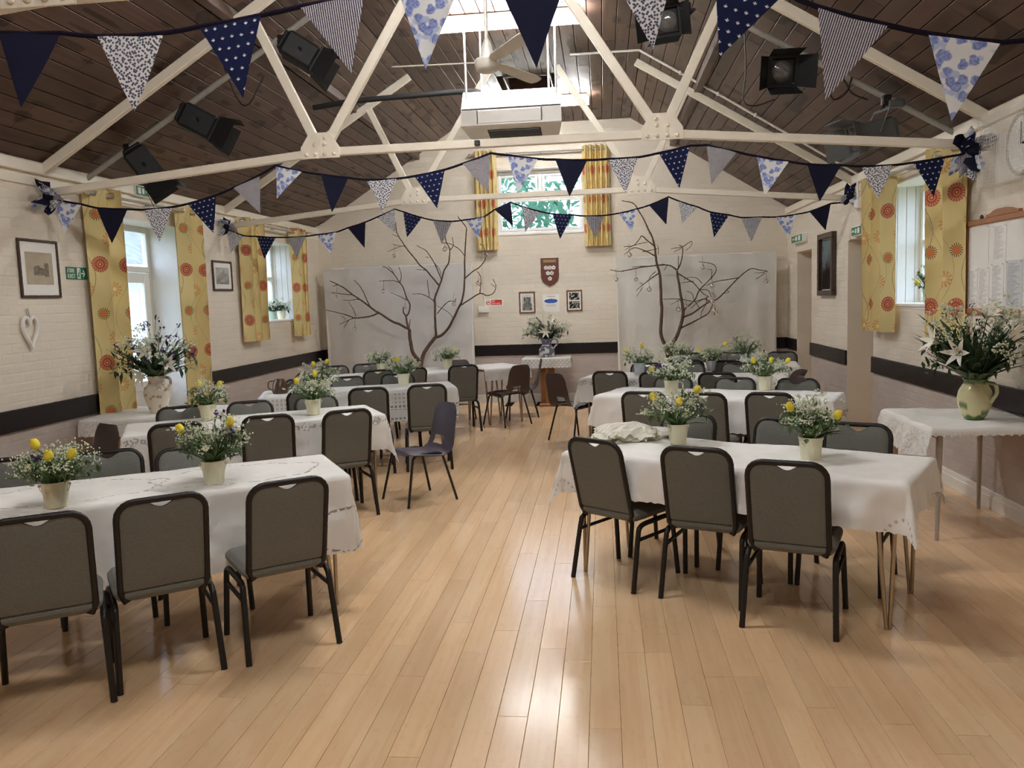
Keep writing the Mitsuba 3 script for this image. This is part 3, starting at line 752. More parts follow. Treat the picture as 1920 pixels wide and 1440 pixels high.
lantern((-2.66, yb, rail_z(-2.66)), (-2.46, yb - .05, 3.76), (.80, .22, -.52), 'black theatre lantern highest on the bar, below the striped pennant')
lantern((-3.57, yb, rail_z(-3.57) + .05), (-3.40, yb - .05, 3.24), (.84, .25, -.48), 'black theatre lantern in the middle of the bar, beside the swallow pennant')
lantern((-4.12, yb, rail_z(-4.12) + .08), (-3.95, yb - .03, 2.90), (.48, .25, -.80), 'black theatre lantern lowest on the bar, by the yellow door curtain')
lantern((.72, yb, rail_z(.72) - .1), (.60, yb, 3.84), (-.34, -.86, -.30), 'black theatre lantern highest on its bar, at the top edge beside the ditsy pennant')
lantern((1.56, yb, rail_z(1.56)), (1.43, yb - .05, 3.38), (.05, -.95, -.28), 'black theatre lantern facing the room with its lens showing, by the striped pennant')
lantern((2.27, yb, rail_z(2.27) + .05), (2.14, yb - .05, 2.84), (-.90, -.25, -.22), 'grey theatre lantern lowest on its bar above the noticeboard side curtains', m='grey_metal')

t = thing('conduit', 'grey conduit with clips running down the roof slope to the wall box', 'conduit')
cp = [(-.3, 9.45, FLAT - .012), (FX1 - .02, 9.45, FLAT - .014), (1.3, 9.45, EAVE + SL * (XR - 1.3) - .02), (XR - .03, 9.45, EAVE - .02), (XR - .03, 9.45, 2.55)]
part(t, 'pipe', tube(cp, .013, 8), 'skirting')
for x in (.9, 1.3, 1.7, 2.1, 2.5): part(t, 'clip', bx(x - .012, x + .012, 9.425, 9.475, EAVE + SL * (XR - x) - .04, EAVE + SL * (XR - x) - .002, .004), 'skirting')
part(t, 'wall_box', bx(XR - .05, XR, 9.38, 9.52, 2.50, 2.60, .006), 'skirting')

t = thing('sensor_box', 'tiny black box fixed to the tie beam below the air conditioner', 'sensor')
part(t, 'body', bx(-.945, -.905, 6.36, 6.393, 2.825, 2.862, .004), 'black_tube')

# bunting outlines and branch lines in metres (x, z)
FLAGS_A = [
(-4.41, 2.58, -4.17, 2.527, -4.35, 2.295),
(-4.04, 2.491, -3.78, 2.471, -3.94, 2.206),
(-3.65, 2.461, -3.4, 2.471, -3.52, 2.197),
(-3.27, 2.49, -3.03, 2.546, -3.07, 2.251),
(-2.88, 2.597, -2.66, 2.685, -2.67, 2.388),
(-2.52, 2.752, -2.31, 2.693, -2.53, 2.494),
(-2.16, 2.665, -1.94, 2.629, -2.09, 2.371),
(-1.8, 2.606, -1.56, 2.603, -1.68, 2.344),
(-1.42, 2.616, -1.18, 2.653, -1.25, 2.362),
(-1.04, 2.69, -0.82, 2.758, -0.85, 2.465),
(-0.69, 2.736, -0.46, 2.696, -0.62, 2.446),
(-0.33, 2.685, -0.09, 2.669, -0.23, 2.404),
(0.06, 2.669, 0.29, 2.67, 0.19, 2.408),
(0.44, 2.693, 0.67, 2.735, 0.59, 2.429),
(0.79, 2.733, 1.01, 2.671, 0.82, 2.445),
(1.15, 2.633, 1.38, 2.583, 1.21, 2.345),
(1.51, 2.557, 1.75, 2.538, 1.6, 2.284),
(1.89, 2.523, 2.11, 2.52, 2.01, 2.285),
(2.25, 2.531, 2.47, 2.558, 2.4, 2.282),
]
FLAGS_B = [
(-4.48, 2.597, -4.27, 2.512, -4.45, 2.296),
(-4.11, 2.499, -3.87, 2.476, -4.03, 2.223),
(-3.74, 2.471, -3.5, 2.474, -3.62, 2.213),
(-3.36, 2.487, -3.12, 2.508, -3.21, 2.248),
(-2.98, 2.552, -2.76, 2.611, -2.79, 2.307),
(-2.62, 2.661, -2.4, 2.744, -2.4, 2.459),
(-2.3, 2.709, -2.08, 2.631, -2.27, 2.411),
(-1.95, 2.595, -1.72, 2.572, -1.86, 2.32),
(-1.56, 2.584, -1.35, 2.605, -1.42, 2.351),
(-1.22, 2.685, -1.03, 2.761, -1.01, 2.487),
(-0.9, 2.707, -0.68, 2.637, -0.87, 2.42),
(-0.55, 2.607, -0.32, 2.585, -0.47, 2.318),
(-0.18, 2.566, 0.04, 2.563, -0.06, 2.302),
(0.21, 2.58, 0.41, 2.619, 0.35, 2.351),
(0.55, 2.654, 0.77, 2.739, 0.74, 2.431),
(0.88, 2.687, 1.09, 2.612, 0.92, 2.435),
(1.22, 2.553, 1.44, 2.507, 1.27, 2.265),
(1.57, 2.472, 1.8, 2.468, 1.68, 2.195),
(1.95, 2.461, 2.17, 2.481, 2.09, 2.214),
(2.31, 2.504, 2.54, 2.582, 2.49, 2.291),
]
FLAGS_C = [
(-2.32, 2.751, -2.06, 2.732, -2.24, 2.456),
(-1.91, 2.709, -1.64, 2.704, -1.78, 2.418),
(-1.5, 2.718, -1.25, 2.743, -1.34, 2.442),
(-1.1, 2.763, -0.85, 2.792, -0.91, 2.505),
(-0.73, 2.813, -0.49, 2.799, -0.63, 2.503),
(-0.35, 2.785, -0.11, 2.768, -0.22, 2.483),
(0.05, 2.806, 0.28, 2.794, 0.2, 2.52),
(0.42, 2.765, 0.66, 2.683, 0.43, 2.477),
(0.77, 2.631, 1.01, 2.552, 0.8, 2.311),
(1.14, 2.516, 1.38, 2.47, 1.22, 2.213),
]
LEFT_TREE = [
( [(-2.83, 0.46), (-2.82, 0.69), (-2.9, 0.82), (-2.95, 0.94), (-2.97, 1.08), (-2.98, 1.23)] , 0.03 , 0.022 ),
( [(-2.98, 1.23), (-3.1, 1.3), (-3.25, 1.38), (-3.44, 1.51), (-3.56, 1.59), (-3.66, 1.68), (-3.82, 1.79), (-3.95, 1.9), (-4.04, 1.96), (-4.16, 2.02)] , 0.018 , 0.006 ),
( [(-4.04, 1.96), (-4.13, 1.93)] , 0.005 , 0.004 ),
( [(-3.82, 1.79), (-3.96, 1.81), (-4.14, 1.84)] , 0.006 , 0.004 ),
( [(-3.66, 1.68), (-3.74, 1.72), (-3.87, 1.71), (-3.97, 1.72)] , 0.006 , 0.004 ),
( [(-3.56, 1.59), (-3.62, 1.72), (-3.68, 1.88), (-3.79, 2.02)] , 0.008 , 0.004 ),
( [(-3.49, 1.53), (-3.58, 1.62), (-3.71, 1.71)] , 0.007 , 0.004 ),
( [(-3.44, 1.5), (-3.59, 1.45), (-3.8, 1.44), (-3.94, 1.49), (-4.04, 1.52), (-4.24, 1.58)] , 0.012 , 0.004 ),
( [(-3.8, 1.44), (-3.89, 1.41), (-4.04, 1.35)] , 0.006 , 0.004 ),
( [(-3.89, 1.41), (-3.98, 1.29)] , 0.005 , 0.003 ),
( [(-3.79, 1.45), (-3.81, 1.55), (-3.88, 1.69)] , 0.005 , 0.003 ),
( [(-3.94, 1.42), (-4.01, 1.47)] , 0.004 , 0.003 ),
( [(-2.98, 1.23), (-3.01, 1.34), (-3.02, 1.44), (-3.06, 1.5), (-3.06, 1.58)] , 0.016 , 0.008 ),
( [(-3.02, 1.44), (-2.98, 1.49), (-2.96, 1.6), (-2.97, 1.66), (-3.01, 1.73), (-3.05, 1.85), (-3.1, 1.95), (-3.17, 2.06), (-3.29, 2.18), (-3.37, 2.21)] , 0.012 , 0.005 ),
( [(-3.1, 1.95), (-3.22, 1.99), (-3.42, 1.99)] , 0.006 , 0.004 ),
( [(-3.1, 1.95), (-3.08, 2.06), (-3.12, 2.2)] , 0.006 , 0.004 ),
( [(-3.17, 2.06), (-3.22, 2.16), (-3.29, 2.22)] , 0.005 , 0.003 ),
( [(-3.01, 1.68), (-3.13, 1.75), (-3.25, 1.81)] , 0.005 , 0.003 ),
( [(-2.98, 1.27), (-2.96, 1.39)] , 0.008 , 0.004 ),
( [(-2.82, 0.46), (-2.81, 0.7), (-2.78, 0.82), (-2.71, 0.94), (-2.59, 1.09)] , 0.032 , 0.024 ),
( [(-2.59, 1.09), (-2.57, 1.17), (-2.58, 1.36), (-2.56, 1.58), (-2.57, 1.68), (-2.52, 1.8), (-2.48, 1.9), (-2.44, 1.98), (-2.39, 2.12), (-2.31, 2.23), (-2.28, 2.4), (-2.32, 2.53), (-2.34, 2.63)] , 0.018 , 0.006 ),
( [(-2.49, 1.9), (-2.58, 2.01), (-2.68, 2.13), (-2.78, 2.22), (-2.88, 2.36), (-2.97, 2.48), (-3.09, 2.66), (-3.12, 2.77), (-3.11, 2.88)] , 0.012 , 0.005 ),
( [(-3.09, 2.66), (-3.18, 2.7)] , 0.005 , 0.003 ),
( [(-2.97, 2.48), (-3.05, 2.51), (-3.27, 2.44)] , 0.005 , 0.003 ),
( [(-3.05, 2.51), (-3.19, 2.55)] , 0.004 , 0.003 ),
( [(-2.68, 2.13), (-2.83, 2.15)] , 0.005 , 0.003 ),
( [(-2.45, 1.99), (-2.54, 2.23), (-2.65, 2.41), (-2.81, 2.51)] , 0.008 , 0.004 ),
( [(-2.63, 2.32), (-2.68, 2.33)] , 0.004 , 0.003 ),
( [(-2.44, 2.05), (-2.47, 2.15), (-2.54, 2.23)] , 0.005 , 0.003 ),
( [(-2.28, 2.41), (-2.22, 2.48), (-2.23, 2.6)] , 0.006 , 0.004 ),
( [(-2.57, 1.64), (-2.65, 1.71), (-2.78, 1.77), (-2.91, 1.78)] , 0.007 , 0.004 ),
( [(-2.65, 1.71), (-2.66, 1.86), (-2.67, 1.98)] , 0.006 , 0.004 ),
( [(-2.54, 1.46), (-2.46, 1.55), (-2.35, 1.64), (-2.25, 1.64), (-2.23, 1.69)] , 0.007 , 0.005 ),
( [(-2.29, 1.39), (-2.38, 1.49), (-2.53, 1.58)] , 0.005 , 0.003 ),
( [(-2.59, 1.09), (-2.48, 1.13), (-2.37, 1.24), (-2.29, 1.37), (-2.2, 1.54), (-2.14, 1.64), (-2.09, 1.84), (-2.07, 1.99), (-2.05, 2.32), (-2.01, 2.64), (-2.01, 2.74), (-2.13, 2.9)] , 0.02 , 0.006 ),
( [(-2.05, 2.33), (-2.15, 2.44), (-2.27, 2.51), (-2.4, 2.53)] , 0.006 , 0.004 ),
( [(-2.07, 1.98), (-1.94, 2.08), (-1.82, 2.15), (-1.73, 2.28), (-1.76, 2.44), (-1.81, 2.48)] , 0.009 , 0.004 ),
( [(-2.17, 1.57), (-2.03, 1.65), (-1.84, 1.75), (-1.73, 1.71), (-1.63, 1.75), (-1.59, 1.85), (-1.63, 1.95)] , 0.01 , 0.004 ),
( [(-1.6, 1.83), (-1.67, 1.88)] , 0.004 , 0.003 ),
( [(-1.84, 1.75), (-1.82, 1.91), (-1.82, 2.01), (-1.87, 2.08)] , 0.007 , 0.004 ),
]
RIGHT_TREE = [
( [(0.96, 0.62), (0.93, 0.84), (0.88, 0.96), (0.85, 1.11), (0.87, 1.39), (0.86, 1.6), (0.86, 1.87), (0.85, 1.95), (0.82, 2.06), (0.8, 2.2), (0.78, 2.36), (0.75, 2.49), (0.68, 2.64), (0.61, 2.79), (0.5, 2.98), (0.32, 3.04)] , 0.026 , 0.006 ),
( [(0.78, 2.36), (0.68, 2.44), (0.6, 2.51), (0.55, 2.45), (0.47, 2.37), (0.33, 2.36)] , 0.009 , 0.004 ),
( [(0.47, 2.37), (0.34, 2.31)] , 0.004 , 0.003 ),
( [(0.68, 2.42), (0.57, 2.4), (0.47, 2.37)] , 0.005 , 0.004 ),
( [(0.79, 2.2), (0.68, 2.27), (0.58, 2.32), (0.47, 2.34), (0.34, 2.25)] , 0.009 , 0.004 ),
( [(0.6, 2.28), (0.81, 2.31), (0.84, 2.34)] , 0.005 , 0.003 ),
( [(0.83, 2.23), (0.84, 2.32), (0.81, 2.37)] , 0.005 , 0.003 ),
( [(0.81, 2.07), (0.59, 2.05), (0.33, 2.01), (0.23, 2.01), (0.12, 2.03)] , 0.009 , 0.004 ),
( [(0.33, 2.01), (0.3, 1.99)] , 0.004 , 0.003 ),
( [(0.8, 2.07), (0.92, 2.08), (0.96, 2.05), (0.92, 2.0)] , 0.006 , 0.004 ),
( [(0.83, 1.95), (0.72, 1.88), (0.61, 1.8), (0.5, 1.71)] , 0.009 , 0.004 ),
( [(0.79, 1.98), (0.72, 1.92), (0.69, 1.86)] , 0.005 , 0.003 ),
( [(0.61, 1.8), (0.55, 1.83)] , 0.004 , 0.003 ),
( [(0.6, 1.76), (0.5, 1.62)] , 0.004 , 0.003 ),
( [(0.98, 0.62), (1.0, 0.87), (1.07, 0.99), (1.13, 1.13), (1.18, 1.33), (1.17, 1.5), (1.15, 1.66), (1.13, 1.81), (1.11, 1.98)] , 0.028 , 0.014 ),
( [(1.11, 1.99), (1.06, 2.03), (0.98, 2.07), (0.85, 2.07), (0.45, 2.06)] , 0.011 , 0.004 ),
( [(1.11, 1.99), (1.16, 2.08), (1.19, 2.2), (1.2, 2.33), (1.15, 2.36)] , 0.01 , 0.005 ),
( [(1.13, 2.02), (1.13, 2.2)] , 0.006 , 0.004 ),
( [(1.2, 2.33), (1.03, 2.31)] , 0.005 , 0.003 ),
( [(1.2, 2.32), (1.07, 2.26)] , 0.004 , 0.003 ),
( [(1.2, 2.33), (1.26, 2.37), (1.33, 2.41), (1.33, 2.35), (1.24, 2.27)] , 0.005 , 0.003 ),
( [(1.14, 1.13), (1.31, 1.21), (1.46, 1.28), (1.56, 1.34), (1.62, 1.45), (1.65, 1.53)] , 0.011 , 0.006 ),
( [(1.18, 1.29), (1.31, 1.34), (1.44, 1.42), (1.57, 1.5), (1.69, 1.54), (1.83, 1.67), (2.02, 1.86), (2.17, 1.97), (2.29, 1.95), (2.41, 1.92)] , 0.013 , 0.005 ),
( [(2.37, 1.91), (2.23, 1.91)] , 0.004 , 0.003 ),
( [(2.37, 1.9), (2.25, 1.82)] , 0.004 , 0.003 ),
( [(2.02, 1.85), (1.82, 1.82), (1.66, 1.8), (1.53, 1.75)] , 0.007 , 0.004 ),
( [(1.83, 1.67), (1.87, 1.64), (1.78, 1.62)] , 0.004 , 0.003 ),
( [(1.18, 1.36), (1.23, 1.43), (1.36, 1.54), (1.43, 1.68), (1.54, 1.79), (1.64, 1.89), (1.68, 1.97), (1.63, 2.06), (1.43, 2.11)] , 0.011 , 0.004 ),
( [(1.61, 1.84), (1.62, 1.97), (1.56, 1.99)] , 0.006 , 0.003 ),
( [(1.13, 1.94), (1.24, 1.87), (1.34, 1.8), (1.43, 1.7), (1.49, 1.63), (1.57, 1.58)] , 0.009 , 0.004 ),
( [(1.59, 1.51), (1.49, 1.55), (1.36, 1.52), (1.14, 1.56), (0.89, 1.57)] , 0.007 , 0.004 ),
( [(1.15, 1.56), (1.01, 1.49)] , 0.004 , 0.003 ),
( [(1.43, 1.69), (1.56, 1.68), (1.61, 1.58)] , 0.006 , 0.004 ),
( [(1.36, 1.52), (1.32, 1.64), (1.24, 1.67)] , 0.005 , 0.004 ),
( [(1.54, 1.58), (1.53, 1.48), (1.46, 1.36), (1.45, 1.28)] , 0.006 , 0.004 ),
( [(1.35, 1.54), (1.44, 1.41)] , 0.005 , 0.004 ),
( [(1.48, 1.78), (1.4, 1.86), (1.3, 1.88), (1.21, 1.85)] , 0.005 , 0.003 ),
( [(1.35, 1.82), (1.16, 1.8)] , 0.005 , 0.003 ),
( [(1.31, 1.42), (1.4, 1.5), (1.56, 1.58)] , 0.005 , 0.004 ),
]
LEFT_BAUBLES = [(-3.12, 2.36, 0.037), (-3.32, 1.83, 0.037), (-2.34, 2.43, 0.041), (-1.72, 2.31, 0.034), (-1.84, 1.9, 0.047), (-4.06, 1.78, 0.03), (-2.99, 1.58, 0.03), (-2.24, 1.6, 0.037), (-3.8, 1.27, 0.034)]
RIGHT_BAUBLES = [(0.41, 2.23, 0.042), (0.21, 1.88, 0.034), (0.5, 1.87, 0.037), (0.69, 1.72, 0.041), (1.47, 2.01, 0.034), (1.6, 1.74, 0.041), (2.37, 1.78, 0.041), (1.11, 1.41, 0.041), (1.22, 1.46, 0.03), (1.62, 1.59, 0.034), (1.6, 1.51, 0.037), (1.63, 1.37, 0.059)]
# ------------------------------------------------------------------ bunting
def pennants(y, flags, ends, order, label, sag=.0):
    t = thing('bunting', label, 'bunting', None)
    pts = [ends[0]]
    for a in flags: pts += [(a[0], a[1]), (a[2], a[3])]
    pts.append(ends[1]); r = np.random.default_rng(int(y * 100))
    cp = [pts[0]]
    for a, b in zip(pts[:-1], pts[1:]):
        if math.hypot(b[0] - a[0], b[1] - a[1]) > .3 or (len(cp) + 1) % 2 == 0: cp.append(((a[0] + b[0]) / 2, (a[1] + b[1]) / 2 - .012 * min(1, abs(b[0] - a[0]))))
        cp.append(b)
    part(t, 'cord', tube([(p[0], y, p[1]) for p in cp], .009, 6), 'cord_navy')
    for i, a in enumerate(flags):
        A, B, C = np.array([a[0], a[1]]), np.array([a[2], a[3]]), np.array([a[4], a[5]]); n = 8; v, uv = [], []
        e = (B - A) / np.linalg.norm(B - A); nn = np.array([e[1], -e[0]]); mid = (A + B) / 2
        ph, am = r.uniform(0, 6), r.uniform(.006, .016)
        for k in range(n + 1):
            q = k / n; l, rr = A + (C - A) * q, B + (C - B) * q
            for j in range(n + 1):
                s = j / n; p = l + (rr - l) * s
                v.append([p[0], y + am * math.sin(ph + 4.2 * s * (1 - q) + 2.0 * q) * (.15 + q) - .006, p[1]]); dlt = p - mid; uv.append([dlt @ e, dlt @ nn])
        f = []
        for k in range(n):
            for j in range(n):
                w = k * (n + 1) + j; f += [[w, w + 1, w + n + 2], [w, w + n + 2, w + n + 1]]
        kind = order[i]
        m = {'navy': 'navy'}.get(kind, 'flag_' + kind)
        part(t, 'pennant', (np.array(v), np.array(f)), m, smooth=True, uv=np.array(uv),
             label={'navy': 'plain navy pennant', 'ditsy': 'white pennant with small dark dots', 'swallow': 'navy pennant with white swallows', 'stripe': 'grey and white striped pennant', 'floral': 'white pennant with blue roses'}[kind])
    return t
cyc = ['floral', 'navy', 'ditsy', 'swallow', 'stripe']
pennants(6.35, FLAGS_A, ((-4.50, 2.60), (2.76, 2.60)), [cyc[i % 5] for i in range(19)], 'long string of blue and white bunting along the second truss')
pennants(9.61, FLAGS_B, ((-4.52, 2.60), (2.76, 2.60)), [cyc[(i + 2) % 5] for i in range(20)], 'small looking string of bunting furthest from the camera')
pennants(3.10, FLAGS_C, ((-4.50, 2.86), (2.76, 2.52)), ['navy', 'ditsy', 'swallow', 'stripe', 'floral', 'navy', 'ditsy', 'swallow', 'stripe', 'floral'], 'large looking string of bunting nearest the camera at the top')
def bow(c, size, seed, label):
    t = thing('fabric_bow', label, 'bow', 'fabric bows on the truss ends'); r = np.random.default_rng(seed)
    for i, m in enumerate(('flag_floral', 'navy', 'flag_stripe', 'flag_floral', 'flag_ditsy', 'navy', 'flag_stripe', 'flag_swallow', 'flag_floral')):
        d = np.array([r.normal() * .8, r.normal() * .4, r.choice([1, -1]) * r.uniform(.4, 1.2)])
        v, f = leaf(c, d, size * r.uniform(.7, 1.15), size * .55, .35, 5, up=(0, 1, .2), fold=.8)
        v = v + (meshkit.noise(v * 25 + i, i)[:, None] - .5) * size * .25
        part(t, 'ribbon', (v, f), m, smooth=True, uv=v[:, [0, 2]])
    part(t, 'knot', blob(c, (size * .28, size * .22, size * .24), ICO), 'navy', smooth=True)
bow((-4.44, 6.33, 2.60), .17, 3, 'blue fabric bow above the framed print and fire exit sign')
bow((2.66, 6.33, 2.60), .20, 12, 'large blue fabric bow beside the caged clock')
bow((-4.47, 9.58, 2.63), .14, 5, 'navy fabric bow between the glazed door and the potted plant window')
bow((2.74, 9.58, 2.65), .15, 6, 'blue fabric bow above the doorway on the noticeboard side')

# ------------------------------------------------------------------ curtains on poles
def curtain(W, s0, s1, z0, z1, n, folds, seed, label, amp=.075, off=0.0):
    t = thing('curtain', label, 'curtain', None); ns, nz = folds * 16, 26; v, uv = [], []
    x = np.arange(ns + 1) / ns; ph = x * folds * 2 * PI - PI / 2
    a = amp * (.85 + .2 * np.sin(x * 7 + seed)); base_s = s0 + (s1 - s0) * x + .020 * np.sin(ph * 2 + .6); base_n = np.maximum(n + a * np.sin(ph + .25 * np.sin(ph)), .012)
    arc = np.r_[0, np.cumsum(np.hypot(np.diff(base_s), np.diff(base_n)))]
    for k in range(nz + 1):
        q = k / nz; z = z1 + (z0 - z1) * q
        for j in range(ns + 1):
            sh = .012 * math.sin(3 * q + seed + 5 * x[j]) * q
            v.append([base_s[j] + sh, max(.012, n + (base_n[j] - n) * (1 - .18 * q) + .006 * math.sin(5 * q + 9 * x[j])), z]); uv.append([off + arc[j], z - z0])
    f = []
    for k in range(nz):
        for j in range(ns):
            w = k * (ns + 1) + j; f += [[w, w + 1, w + ns + 2], [w, w + ns + 2, w + ns + 1]]
    vv, ff = onwall((np.array(v), np.array(f)), W)
    part(t, 'cloth', (vv, ff), 'curtain', smooth=True, uv=np.array(uv))
    for i in range(folds):
        s = s0 + (s1 - s0) * (i + .25) / folds; an = np.linspace(0, 2 * PI, 15)
        q = [(s, n + .027 * math.cos(x), z1 - .055 + .027 * math.sin(x)) for x in an]
        part(t, 'eyelet', onwall(tube(q, .005, 5, caps=False), W), 'silver')
def pole(W, s0, s1, z, n, label):
    t = thing('curtain_pole', label, 'curtain pole')
    part(t, 'rod', onwall(tube([(s0, n, z), (s1, n, z)], .013, 10), W), 'alu_pipe', smooth=50)
    for s in (s0, s1): part(t, 'finial', onwall(blob((s, n, z), .028, ICO), W), 'silver', smooth=True)
    for s in (s0 + .06, s1 - .06, (s0 + s1) / 2): part(t, 'bracket', onwall(bx(s - .008, s + .008, 0, n, z - .01, z + .01), W), 'alu_pipe')
pole(W_LEFT, 6.85, 9.0, 2.70, .11, 'metal curtain pole over the glazed door')
curtain(W_LEFT, 6.88, 7.40, .05, 2.76, .11, 2, 1, 'long yellow flowered curtain on the near side of the glazed door', off=.14)
curtain(W_LEFT, 8.42, 8.92, .05, 2.76, .11, 2, 4, 'long yellow flowered curtain on the far side of the glazed door', off=.16)
pole(W_LEFT, 9.92, 12.22, 2.72, .11, 'metal curtain pole over the window with the potted plants')
curtain(W_LEFT, 9.97, 10.56, 1.22, 2.78, .11, 3, 2, 'short yellow flowered curtain on the near side of the potted plant window', off=.15)
curtain(W_LEFT, 11.64, 12.14, 1.21, 2.78, .11, 3, 6, 'short yellow flowered curtain on the far side of the potted plant window', off=.39)
pole(W_RIGHT, 6.62, 9.0, 2.68, .11, 'metal curtain pole over the window on the noticeboard side')
curtain(W_RIGHT, 6.70, 7.30, 1.20, 2.74, .11, 2, 8, 'yellow flowered curtain nearest the noticeboard', off=.16)
curtain(W_RIGHT, 8.20, 8.92, 1.21, 2.72, .11, 3, 9, 'yellow flowered curtain beside the open doorway', off=.16)
pole(W_REAR, -2.0, .2, 3.88, .10, 'curtain pole over the far window')
curtain(W_REAR, -1.93, -1.60, 2.42, 3.94, .10, 5, 3, 'bunched yellow curtain on the left of the far window')
curtain(W_REAR, -.25, .15, 2.42, 3.94, .10, 5, 5, 'bunched yellow curtain on the right of the far window', off=.2)

# ------------------------------------------------------------------ things on the walls
def f_print(kind):
    def fn(p, n, uv):
        x, y = uv.x, uv.y
        if kind == 'etching':
            c = mix((.42, .36, .27), (.52, .46, .36), fbm(x * 6.0, y * 6.0, 0.0, 3))
            sky = smoothstep(.52, .62, y)
            tower = smoothstep(.02, .0, dr.abs(x - .48) - .19) * smoothstep(.62 + .0, .60, y + .12 * noise(x * 16.0, 1.0)) * smoothstep(.26, .32, y)
            t2 = smoothstep(.02, .0, dr.abs(x - .76) - .07) * smoothstep(.70, .66, y) * smoothstep(.22, .28, y)
            return mix(c, (.11, .10, .085), dr.maximum(tower, t2) * (.45 + .5 * noise(x * 40.0, y * 40.0)))
        if kind == 'pale':
            return mix((.24, .24, .22), (.50, .50, .47), smoothstep(.25, .75, fbm(x * 5.0, y * 5.0, 3.0, 3) * .7 + y * .35))
        if kind == 'photo':
            c = mix((.70, .70, .68), (.52, .52, .50), fbm(x * 4.0, y * 3.0, 0.0, 2))
            m = smoothstep(.34, .30, dr.abs(x - .5) - .12 * smoothstep(.5, .3, y)) * smoothstep(.84, .80, y) * smoothstep(.0, .03, y)
            return mix(c, mix((.03, .03, .03), (.34, .33, .31), noise(x * 9.0, y * 12.0, 2.0)), m)
        if kind == 'group':
            b = smoothstep(.46, .44, y) + smoothstep(.54, .56, y)
            return mix((.72, .70, .66), mix((.02, .02, .02), (.45, .43, .40), smoothstep(.45, .75, noise(x * 11.0, y * 14.0, 3.0))), b)
        if kind == 'dark':
            return mix((.03, .025, .022), mix((.16, .20, .22), (.10, .10, .10), smoothstep(.5, .7, noise(x * 5.0, y * 6.0))), smoothstep(.45, .85, y + .25 * noise(x * 6.0, y * 4.0)))
        return mi.Color3f(.5)
    return fn
for k in ('etching', 'pale', 'photo', 'group', 'dark'): mat('print_' + k, two({'type': 'diffuse', 'reflectance': proc(f_print(k))}))
def panel(W, a, b, c, e, n):
    v = np.array([[a, n, c], [b, n, c], [b, n, e], [a, n, e]]); f = np.array([[0, 2, 1], [0, 3, 2]])
    return onwall((v, f), W), np.array([[0, 0], [1, 0], [1, 1], [0, 1.0]])
def picture(W, a, b, c, e, fw, mount, art, label, fm='frame_dark', d=.022):
    t = thing('framed_picture', label, 'picture'); mm = MB()
    for q in ((a, b, c, c + fw), (a, b, e - fw, e), (a, a + fw, c + fw, e - fw), (b - fw, b, c + fw, e - fw)): mm.add(bx(q[0], q[1], 0, d, q[2], q[3], .005))
    part(t, 'frame', onwall(mm.get(), W), fm)
    vf, uv = panel(W, a + fw, b - fw, c + fw, e - fw, .010); part(t, 'mount', vf, 'paper', uv=uv)
    vf, uv = panel(W, a + fw + mount[0], b - fw - mount[0], c + fw + mount[1], e - fw - mount[2], .0115); 
    if W is W_RIGHT: uv = uv * [-1, 1] + [1, 0]
    part(t, 'print', vf, 'print_' + art, uv=uv)
picture(W_LEFT, 6.04, 6.52, 1.785, 2.255, .022, (.055, .085, .08), 'etching', 'dark framed sepia etching with a white mount, beside the fire exit sign')
picture(W_LEFT, 9.28, 9.79, 1.86, 2.22, .025, (.06, .055, .055), 'pale', 'small framed grey print between the glazed door and the potted plant window')
picture(W_RIGHT, 10.35, 11.03, 1.56, 2.33, .065, (.010, .010, .010), 'dark', 'tall dark framed painting between the two open doorways', d=.06)
picture(W_REAR, -1.31, -1.055, 1.415, 1.755, .022, (.02, .02, .02), 'photo', 'framed black and white photo of a tower on the far wall', fm='frame_mid')
picture(W_REAR, -.56, -.315, 1.425, 1.755, .022, (.02, .02, .02), 'group', 'framed pair of group photos on the far wall', fm='frame_mid')

def textw(W, s, txt, h, a, z, n, m, parent, name='lettering', mirror=False, bold=True):
    q = meshkit.text_mesh(txt, h, .0015, bold); v = np.array(q.vertices); f = np.array(q.faces)
    v = np.stack([v[:, 0] * s, v[:, 2], v[:, 1]], 1) + np.array([a, n, z])
    if s > 0: f = f[:, ::-1]
    return part(parent, name, onwall((v, f), W), m)
t = thing('exit_sign', 'green and white FIRE EXIT sign with an arrow, beside the framed etching', 'sign')
part(t, 'board', onwall(bx(6.62, 6.905, 0, .006, 1.945, 2.05, .001), W_LEFT), 'sign_green')
textw(W_LEFT, 1, 'FIRE', .032, 6.634, 2.004, .006, 'sign_white', t); textw(W_LEFT, 1, 'EXIT', .032, 6.634, 1.957, .006, 'sign_white', t)
part(t, 'pictogram', onwall(cat(bx(6.765, 6.812, .006, .0075, 1.952, 2.043)), W_LEFT), 'sign_white')
part(t, 'running_man', onwall(cat(bar((6.795, .0085, 2.010), (6.783, .0085, 1.985), .001, .012, up=(1, 0, 0), b=.0002), bar((6.783, .0085, 1.985), (6.800, .0085, 1.960), .001, .008, up=(1, 0, 0), b=.0002), bar((6.783, .0085, 1.985), (6.769, .0085, 1.965), .001, .008, up=(1, 0, 0), b=.0002), bar((6.793, .0085, 2.005), (6.806, .0085, 1.998), .001, .006, up=(1, 0, 0), b=.0002), blob((6.797, .0085, 2.022), (.007, .001, .007), ICO)), W_LEFT), 'sign_green')
part(t, 'arrow', onwall(cat(bx(6.822, 6.872, .006, .0075, 1.992, 2.003), bar((6.872, .007, 1.9975), (6.848, .007, 2.026), .0015, .011, up=(1, 0, 0), b=.0003), bar((6.872, .007, 1.9975), (6.848, .007, 1.969), .0015, .011, up=(1, 0, 0), b=.0003)), W_LEFT), 'sign_white')
